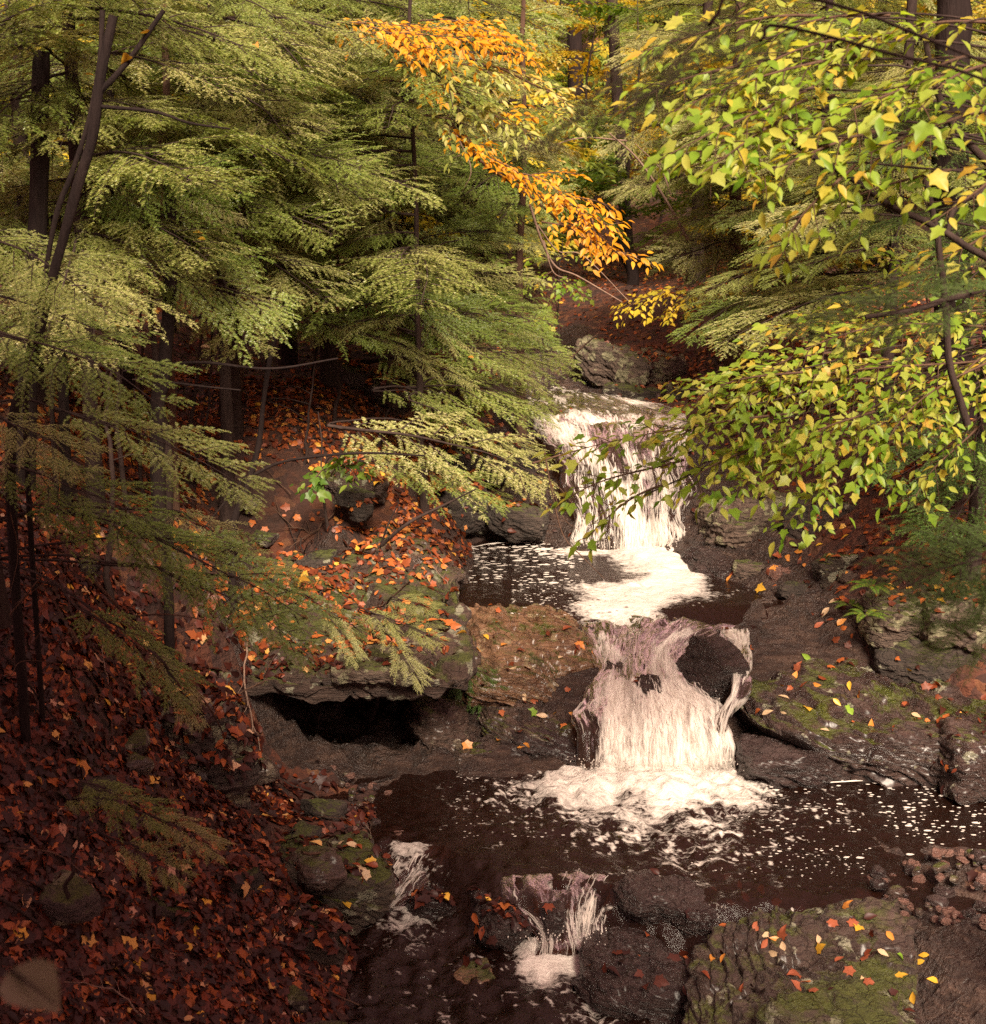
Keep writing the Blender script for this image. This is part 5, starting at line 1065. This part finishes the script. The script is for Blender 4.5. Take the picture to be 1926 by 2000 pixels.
for q in range(900):
    y = rng.uniform(17.5, 46); u = rng.uniform(-.42, .42); x = u * y
    if y < 25 and .0 < u < .18: continue                        # the open leaf floor behind the stream head
    if not far_ok(x, y, 2.6 + (y - 17) * .06): continue
    plant('hemlock_tree', 'slender hemlock standing in the dim wood far up the slope', 'tree', 'hemlocks of the wood up the slope', FH[rng.integers(4)], x, y, rng.uniform(.65, 1.25)); cnt += 1
    if cnt > 46: break
used = []; cnt = 0
kinds = ['green', 'yg', 'yg', 'yg', 'yel', 'yel', 'mix']
for q in range(900):
    y = rng.uniform(15.5, 42); u = rng.uniform(-.4, .4); x = u * y
    if y < 18 and .0 < u < .16: continue
    if not far_ok(x, y, 1.5): continue
    k = kinds[rng.integers(7)]
    plant('sapling', {'green': 'green leaved sapling in the understory far up the slope', 'yg': 'yellow green sapling in the understory far up the slope', 'yel': 'yellow sapling in the understory far up the slope', 'mix': 'turning beech sapling in the understory far up the slope'}[k], 'sapling', {'green': 'green', 'yg': 'yellow green', 'yel': 'yellow', 'mix': 'turning beech'}[k] + ' saplings up the slope', FL[k][rng.integers(len(FL[k]))], x, y, rng.uniform(.55, 1.0)); cnt += 1
    if cnt > 120: break
# bare trunks further in
tk = []
for s in range(3):
    r_ = np.random.default_rng(90 + s); t_ = np.linspace(0, 1, 14); C = np.stack([r_.normal(0, .05, 14).cumsum() * .6, r_.normal(0, .05, 14).cumsum() * .6, t_ * 12 - .3], 1)
    a_ = Acc(); a_.add(*tube(C, .13 * (1 - .5 * t_), 8)); tk.append(a_.mesh('trunk', [M_bark if s else M_barkw]))
for q in range(110):
    y = rng.uniform(20, 48); x = rng.uniform(-.42, .42) * y
    o = thing('forest_tree', 'dark bare trunk among the far trees up the slope', 'tree', (x, y, H1(x, y)), 'bare trunks up the slope'); o.rotation_euler = (rng.normal(0, .05), rng.normal(0, .05), rng.uniform(0, 6)); s = rng.uniform(.18, .9); o.scale = (s, s, 1)
    obj('trunk', tk[rng.integers(3)], o)
# added canopy, out of view above and behind, to shade the lower left
for k, (x, y, top) in enumerate(((-2.7, .9, 6.2), (-.2, -1.0, 6.2), (-1.7, -.2, 6.2), (-4.2, .6, 6.2))):
    t = Tree('hemlock_tree', ('unseen hemlock added for shade over the near left bank', 'unseen hemlock added for shade right behind the viewer', 'unseen hemlock added for shade just behind the viewer', 'unseen hemlock added for shade back from the left bank')[k], 'tree', x, y, r=.11, top=top, seed=400 + k)
    t.whorls(80, 4.7, 6.6, 2.7 if k < 4 else 1.9, 2.0, HB1, ws=(.9, 1.2), drop=(-.12, .08))

# ------------------------------------------------------------------ leaf litter and loose leaves
Vs, Fs, n0 = [], [], 0
for V, F in ROCK_TRIS: Vs.append(V); Fs.append(F + n0); n0 += len(V)
gf = grid_faces(len(gx), len(gy))[:, ::-1]; inx = (GX.ravel() > -6) & (GX.ravel() < 7) & (GY.ravel() > 2) & (GY.ravel() < 20)
gf = gf[inx[gf].all(1)]; GV = np.stack([GX.ravel(), GY.ravel(), GZ], 1)
Vs.append(GV); Fs.append(np.concatenate([gf[:, :3], gf[:, [0, 2, 3]]]) + n0)
SOLID = BVHTree.FromPolygons(np.concatenate(Vs).tolist(), np.concatenate(Fs).tolist())
WATER = []
def under_water(p):
    i, j = int((p[0] - POOL1[0][0]) / .02), int((p[1] - POOL1[1][0]) / .02)
    low = 0 <= i < len(POOL1[0]) and 0 <= j < len(POOL1[1]) and p[2] < POOL1[2][i, j] + .015
    return low or (p[2] < .63 and -.4 < p[0] < 2.2 and 9.0 < p[1] < 11.3)
acc = Acc(); pos, nor = [], []
def litter(n, x0, x1, y0, y1, thin):
    for q in range(n):
        x, y = rng.uniform(x0, x1), rng.uniform(y0, y1)
        h = SOLID.ray_cast(Vector((x, y, 9)), Vector((0, 0, -1)))
        if h[0] is None or h[1].z < .22 or under_water(h[0]): continue
        if rng.random() > thin(x, y, h[0].z): continue
        pos.append(h[0][:]); nor.append(h[1][:])
def thin(x, y, z):
    c = np.interp(y, [5, 7.5, 9, 11, 13, 16], [1.0, 1.0, .95, 1.1, .75, .5]); wd = np.interp(y, [5, 7, 9, 11, 13, 16], [1.35, 1.5, 1.1, .75, .5, .2])
    d = abs(x - c) - wd
    return float(np.clip(.14 + d * 1.3, .05, 1)) * (.12 if math.hypot(x - MR[0], y - MR[1]) < .40 else 1) * float(np.clip(.95 + 1.0 * vnoise(np.array([[x * 1.6, y * 1.6, 0]]), 8)[0], .08, 1))
MR = at_y(650, 1690, 6.55)
litter(34000, -3.4, 1.0, 4.2, 12.5, thin); litter(26000, -3.0, .2, 3.9, 7.2, lambda x, y, z: (.12 if math.hypot(x - MR[0], y - MR[1]) < .40 else .9) if x < -.35 else .4); litter(15000, 1.0, 5.5, 4.6, 14.5, thin); litter(9000, -4, 5, 12.5, 20, thin)
pos, nor = np.array(pos), np.array(nor); n = len(pos)
d = nrm(np.cross(nrm(rng.normal(size=(n, 3))), nor)); up = nrm(nor + rng.normal(0, .35, (n, 3)))
sz = rng.uniform(.03, .075, n); which = rng.integers(0, 4, n)
for k, kd in enumerate(('c', 'cm', 'o', 'm')):
    for mi_, reg in enumerate((pos[:, 1] < 7.7 + .3 * pos[:, 0] * 0, pos[:, 1] >= 7.7)):  # near leaves get the shade-darkened colours, farther ones the brightened copy
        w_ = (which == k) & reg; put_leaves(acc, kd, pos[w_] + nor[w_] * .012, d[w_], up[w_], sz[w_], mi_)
kind(obj('leaf_litter', acc.mesh('leaf_litter', [M_litter, M_litter2])), 'stuff', 'wet brown and orange fallen leaves carpeting the banks, near ones darkened as shade')

LEAFMAT = {'y': m_leafy('fallen_yellow_leaf', [(0, (.46, .25, .02)), (1, (.56, .33, .04))], .15, .4, .3), 'o': m_leafy('fallen_orange_leaf', [(0, (.42, .15, .03)), (1, (.52, .22, .04))], .15, .4, .3),
           'r': m_leafy('fallen_red_brown_leaf', [(0, (.20, .05, .025)), (1, (.30, .09, .04))], .1, .4, .3), 'p': m_leafy('fallen_pale_leaf', [(0, (.40, .27, .15)), (1, (.50, .36, .22))], .15, .45, .3), 'g': m_leafy('fallen_green_leaf', [(0, (.10, .20, .02)), (1, (.2, .3, .03))], .2, .4, .3)}
LM = {}
for c, mt in LEAFMAT.items():
    for kd in ('c', 'cm', 'o', 'm'):
        V, F = LEAF[kd]; LM[c, kd] = raw_mesh('fallen_leaf', V - (.5, 0, 0), [F], [np.zeros(len(F), np.int32)], [mt])
NM = {'y': 'yellow', 'o': 'orange', 'r': 'red brown', 'p': 'pale', 'g': 'green'}
def fallen(px, py, c, kd, s, where):
    o0 = Vector((0, 0, CZ)); dr = Vector(ray(px, py)).normalized(); h = SOLID.ray_cast(o0, dr)
    if h[0] is None: return
    nn = h[1] if h[1].z > 0 else -h[1]; o = obj('fallen_leaf', LM[c, kd]); q = nn.to_track_quat('Z', 'Y').to_matrix().to_4x4()
    o.matrix_world = Matrix.Translation(h[0] + nn * .008) @ q @ Matrix.Rotation(rng.uniform(0, 6.28), 4, 'Z') @ Matrix.Scale(s, 4)
    tag(o, NM[c] + ' fallen leaf lying on ' + where, 'leaf', NM[c] + ' fallen leaves on ' + where)
SL = 'the mossy slab in front of the pool'; SR = 'the broad dark slab right of the falls'
for px, py, c, kd in ((1395, 1740, 'y', 'o'), (1420, 1715, 'o', 'cm'), (1445, 1728, 'y', 'o'), (1462, 1730, 'g', 'm'), (1485, 1738, 'y', 'o'), (1488, 1745, 'o', 'o'), (1428, 1763, 'p', 'o'), (1455, 1750, 'o', 'o'), (1520, 1763, 'y', 'c'), (1632, 1762, 'y', 'm'), (1612, 1764, 'r', 'cm'), (1657, 1766, 'o', 'cm'), (1560, 1778, 'r', 'cm'),
                      (1480, 1808, 'r', 'c'), (1505, 1800, 'r', 'o'), (1530, 1820, 'r', 'cm'), (1495, 1828, 'p', 'o'), (1512, 1834, 'o', 'o'), (1530, 1850, 'p', 'o'), (1492, 1843, 'r', 'l' if 0 else 'o'), (1600, 1838, 'p', 'o'), (1606, 1851, 'y', 'm'), (1625, 1808, 'r', 'cm'), (1665, 1800, 'r', 'cm'), (1675, 1815, 'y', 'm'), (1725, 1862, 'p', 'o'), (1760, 1872, 'g', 'c'), (1796, 1880, 'y', 'o'),
                      (1805, 1866, 'y', 'o'), (1763, 1907, 'y', 'm'), (1820, 1915, 'y', 'o'), (1550, 1902, 'r', 'cm'), (1655, 1900, 'r', 'cm'), (1700, 1920, 'r', 'cm'), (1450, 1932, 'r', 'cm'), (1585, 1935, 'r', 'cm'), (1785, 1950, 'y', 'o'), (1513, 1862, 'p', 'o'), (1392, 1870, 'o', 'c'), (1413, 1873, 'o', 'o'), (1555, 1925, 'r', 'm'), (1690, 1870, 'r', 'cm'), (1640, 1875, 'r', 'o'), (1740, 1830, 'o', 'o')):
    fallen(px, py, c, kd, rng.uniform(.05, .075), SL)
for px, py, c, kd in ((1530, 1362, 'p', 'o'), (1578, 1386, 'y', 'm'), (1532, 1398, 'p', 'o'), (1635, 1372, 'y', 'o'), (1661, 1388, 'g', 'm'), (1680, 1355, 'o', 'o'), (1660, 1340, 'y', 'o'), (1594, 1338, 'o', 'o'), (1610, 1427, 'p', 'o'), (1702, 1415, 'o', 'o'), (1500, 1392, 'p', 'o'), (1552, 1320, 'o', 'o'), (1575, 1283, 'g', 'o'), (1790, 1398, 'p', 'o'), (1772, 1312, 'y', 'o'), (1560, 1300, 'r', 'cm'), (1430, 1340, 'o', 'o')):
    fallen(px, py, c, kd, rng.uniform(.06, .08), SR)
for px, py, c, kd in ((915, 1460, 'o', 'm'), (975, 1446, 'o', 'o'), (1024, 1458, 'o', 'c'), (1037, 1395, 'g', 'm'), (1058, 1398, 'p', 'o'), (1045, 1368, 'r', 'cm'), (1026, 1362, 'p', 'c'), (1095, 1285, 'p', 'o'), (1120, 1395, 'o', 'o'), (1000, 1310, 'p', 'o'), (950, 1245, 'y', 'o'), (985, 1260, 'o', 'o')):
    fallen(px, py, c, kd, rng.uniform(.06, .085), 'the bedrock left of the lower fall')
for px, py, c, kd in ((698, 1600, 'y', 'o'), (722, 1683, 'y', 'm'), (675, 1763, 'y', 'c'), (705, 1700, 'p', 'm'), (668, 1648, 'p', 'o'), (690, 1652, 'p', 'o'), (735, 1670, 'p', 'o'), (652, 1690, 'p', 'o'), (710, 1710, 'p', 'cm'), (760, 1690, 'o', 'o')):
    fallen(px, py, c, kd, rng.uniform(.05, .08), 'the mossy rock by the left cascade')
for px, py, c, kd in ((257, 1867, 'y', 'm'), (280, 1885, 'y', 'cm'), (383, 1822, 'y', 'o'), (360, 1855, 'y', 'o'), (420, 1868, 'y', 'o'), (555, 1920, 'o', 'c'), (590, 1900, 'o', 'cm'), (515, 1740, 'y', 'o'), (500, 1655, 'p', 'o'), (520, 1735, 'o', 'c'), (425, 1820, 'r', 'cm'), (480, 1905, 'o', 'cm'), (210, 1378, 'y', 'o'), (285, 1465, 'y', 'm'), (235, 1425, 'o', 'cm'), (160, 1505, 'o', 'm'), (52, 1600, 'y', 'o'), (118, 1770, 'o', 'o'), (296, 1950, 'y', 'cm'), (585, 1140, 'y', 'o'), (320, 1335, 'o', 'o')):
    fallen(px, py, c, kd, rng.uniform(.06, .1), 'the shaded leafy bank at lower left')
for px, py, c, kd in ((1488, 1150, 'y', 'm'), (1510, 1110, 'o', 'cm'), (1500, 1120, 'r', 'cm'), (1430, 1120, 'r', 'cm'), (1535, 1090, 'o', 'cm'), (1560, 1078, 'o', 'o'), (1600, 1065, 'y', 'o'), (1650, 1050, 'y', 'o'), (1820, 1175, 'y', 'o'), (1838, 1174, 'y', 'm'), (1612, 1197, 'p', 'o'), (1630, 1175, 'p', 'o'), (1730, 1080, 'o', 'cm'), (1670, 1110, 'o', 'o'), (1740, 1150, 'y', 'o'), (1880, 1018, 'o', 'o'), (1425, 1130, 'o', 'o'), (1600, 1220, 'r', 'o')):
    fallen(px, py, c, kd, rng.uniform(.06, .09), 'the stones right of the upper pool')
# twigs and half buried stones on the left bank
TWM = []
for q in range(5):
    r_ = np.random.default_rng(300 + q); t_ = np.linspace(0, 1, 10); C = np.stack([t_ - .5, r_.normal(0, .03, 10).cumsum(), np.abs(r_.normal(0, .012, 10).cumsum()) + .01], 1); a_ = Acc(); a_.add(*tube(C, np.linspace(.012, .005, 10), 5))
    for i in (3, 5, 7):
        E = C[i] + np.array([.18, r_.choice([-1, 1]) * .16, .03]) * r_.uniform(.5, 1.2); a_.add(*tube(spline([C[i], (C[i] + E) / 2 + (0, 0, .02), E], 6), np.linspace(.006, .002, 6), 4))
    TWM.append(a_.mesh('fallen_twig', [(M_barkw, M_bark, M_dead)[q % 3]]))
for q in range(46):
    x, y = rng.uniform(-2.6, -.3), rng.uniform(4.3, 10.5); h = SOLID.ray_cast(Vector((x, y, 9)), Vector((0, 0, -1)))
    if h[0] is None or under_water(h[0]): continue
    o = obj('fallen_twig', TWM[rng.integers(5)]); s_ = rng.uniform(.25, .75); o.matrix_world = Matrix.Translation(h[0] + h[1] * .015) @ h[1].to_track_quat('Z', 'Y').to_matrix().to_4x4() @ Matrix.Rotation(rng.uniform(0, 6.28), 4, 'Z') @ Matrix.Scale(s_, 4)
    tag(o, 'thin fallen twig lying on the leaves of the left bank', 'twig', 'twigs fallen on the left bank')
STM = []
for q in range(3):
    V, F = rock_geo((.3, .24, .16), seed=330 + q, sub=5, facets=9); STM.append(raw_mesh('stone', V, [F], [np.zeros(len(F), np.int32)], [(M_schist, M_dark, M_lichdark)[q]]))
for q in range(22):
    x, y = rng.uniform(-2.4, -.5), rng.uniform(4.5, 10.2); h = SOLID.ray_cast(Vector((x, y, 9)), Vector((0, 0, -1)))
    if h[0] is None or under_water(h[0]) or h[1].z < .4: continue
    o = obj('stone', STM[rng.integers(3)]); o.location = h[0] + Vector((0, 0, .01)); o.rotation_euler = (rng.uniform(-.3, .3), rng.uniform(-.3, .3), rng.uniform(0, 6)); o.scale = (rng.uniform(.5, 1.2),) * 3
    tag(o, 'half buried stone among the leaves of the left bank', 'stone', 'stones in the leaves of the left bank')
# yellow leaves caught on the hemlock sprays
bpy.context.view_layer.update(); DG = bpy.context.evaluated_depsgraph_get()
for px, py, c, kd in ((395, 470, 'y', 'o'), (388, 458, 'y', 'o'), (232, 640, 'y', 'o'), (278, 652, 'p', 'o'), (402, 680, 'p', 'o'), (288, 768, 'y', 'c'), (556, 792, 'y', 'o'), (160, 55, 'y', 'o'), (175, 150, 'y', 'o'), (250, 118, 'y', 'c'), (285, 70, 'y', 'o'), (530, 350, 'y', 'o'), (410, 115, 'o', 'o'), (500, 90, 'o', 'c'), (920, 700, 'o', 'o'), (300, 450, 'o', 'o'), (400, 1070, 'p', 'o'), (595, 1135, 'y', 'o'), (700, 540, 'y', 'o'), (640, 350, 'y', 'o'), (600, 470, 'o', 'o'), (780, 300, 'y', 'c')):
    ok, h, nn, i_, ob, M_ = sc.ray_cast(DG, Vector((0, 0, CZ)), Vector(ray(px, py)).normalized())
    if not ok: continue
    o = obj('caught_leaf', LM[c, kd]); o.matrix_world = Matrix.Translation(h + Vector((0, -.012, .012))) @ Matrix.Rotation(rng.uniform(0, 6.28), 4, 'Z') @ Matrix.Rotation(.5, 4, 'X') @ Matrix.Scale(rng.uniform(.05, .07), 4)
    tag(o, NM[c] + ' autumn leaf caught on a hemlock spray', 'leaf', NM[c] + ' leaves caught on hemlock sprays')
# two small ferns by the pale boulder
def fern(label, px, py, y, n, s):
    p = mid(px, py, y); p[2] = H1(p[0], p[1]) ; o = thing('fern', label, 'fern', tuple(at_y(px, py, y)))
    for q in range(n):
        a = 6.28 * q / n + rng.uniform(-.3, .3); acc = Acc(); t_ = np.linspace(0, 1, 10); C = np.stack([math.cos(a) * t_ * s, math.sin(a) * t_ * s, s * (.75 * t_ - .75 * t_ ** 2.2)], 1)
        acc.add(*tube(C, .0015, 3), 0); k = np.linspace(.12, .98, 22); P = np.stack([np.interp(k, t_, C[:, i]) for i in range(3)], 1); tg = nrm(np.stack([np.interp(k, t_, np.gradient(C[:, i])) for i in range(3)], 1))
        lat = nrm(np.cross(tg, [0, 0, 1.0]))
        for sg in (1, -1): put_leaves(acc, 'l', P, lat * sg + tg * .4, np.cross(lat, tg), s * .19 * np.sin(math.pi * (k * .85 + .1)))
        obj('frond', acc.mesh('frond', [M_barkw, M_green]), o)
fern('small bright fern under the pale boulder at the right', 1700, 1150, 8.5, 7, .17)
fern('fern clump in the crack left of the pale boulder', 1690, 1205, 8.35, 6, .15)
fern('fern beside the shallow pool stones at the right', 1660, 1185, 8.7, 5, .13)
# one blurred leaf on a twig just in front of the viewer's feet, lower left corner
o = thing('near_twig', 'pale blurred leaf on a twig in the near lower left corner', 'twig', tuple(at_y(-60, 1990, 1.25)))
b0 = np.array(o.location); a_ = Acc(); a_.add(*tube(spline([np.array([-.1, -.1, -.9]), np.zeros(3), at_y(20, 1890, 1.25) - b0], 10), .002, 5)); obj('stem', a_.mesh('stem', [M_bark]), o)
a_ = Acc(); A, B = at_y(18, 1893, 1.25) - b0, at_y(112, 1965, 1.2) - b0; dd = B - A
LEAF['r'] = leaf_o(.36, .25, .12); put_leaves(a_, 'r', A[None], dd[None], np.array([[.35, -.6, .7]]), np.array([np.linalg.norm(dd)]), 0); a_.add(*tube(np.array([A + dd * .02, A + dd * .5 + (0, -.004, .004), A + dd * .97]), np.array([.0022, .0016, .0006]), 5), 1); obj('leaf', a_.mesh('leaf', [m_leafy('dull_tan_leaf', [(0, (.17, .145, .095)), (1, (.20, .17, .11))], .15, .5, .3), M_bark]), o)
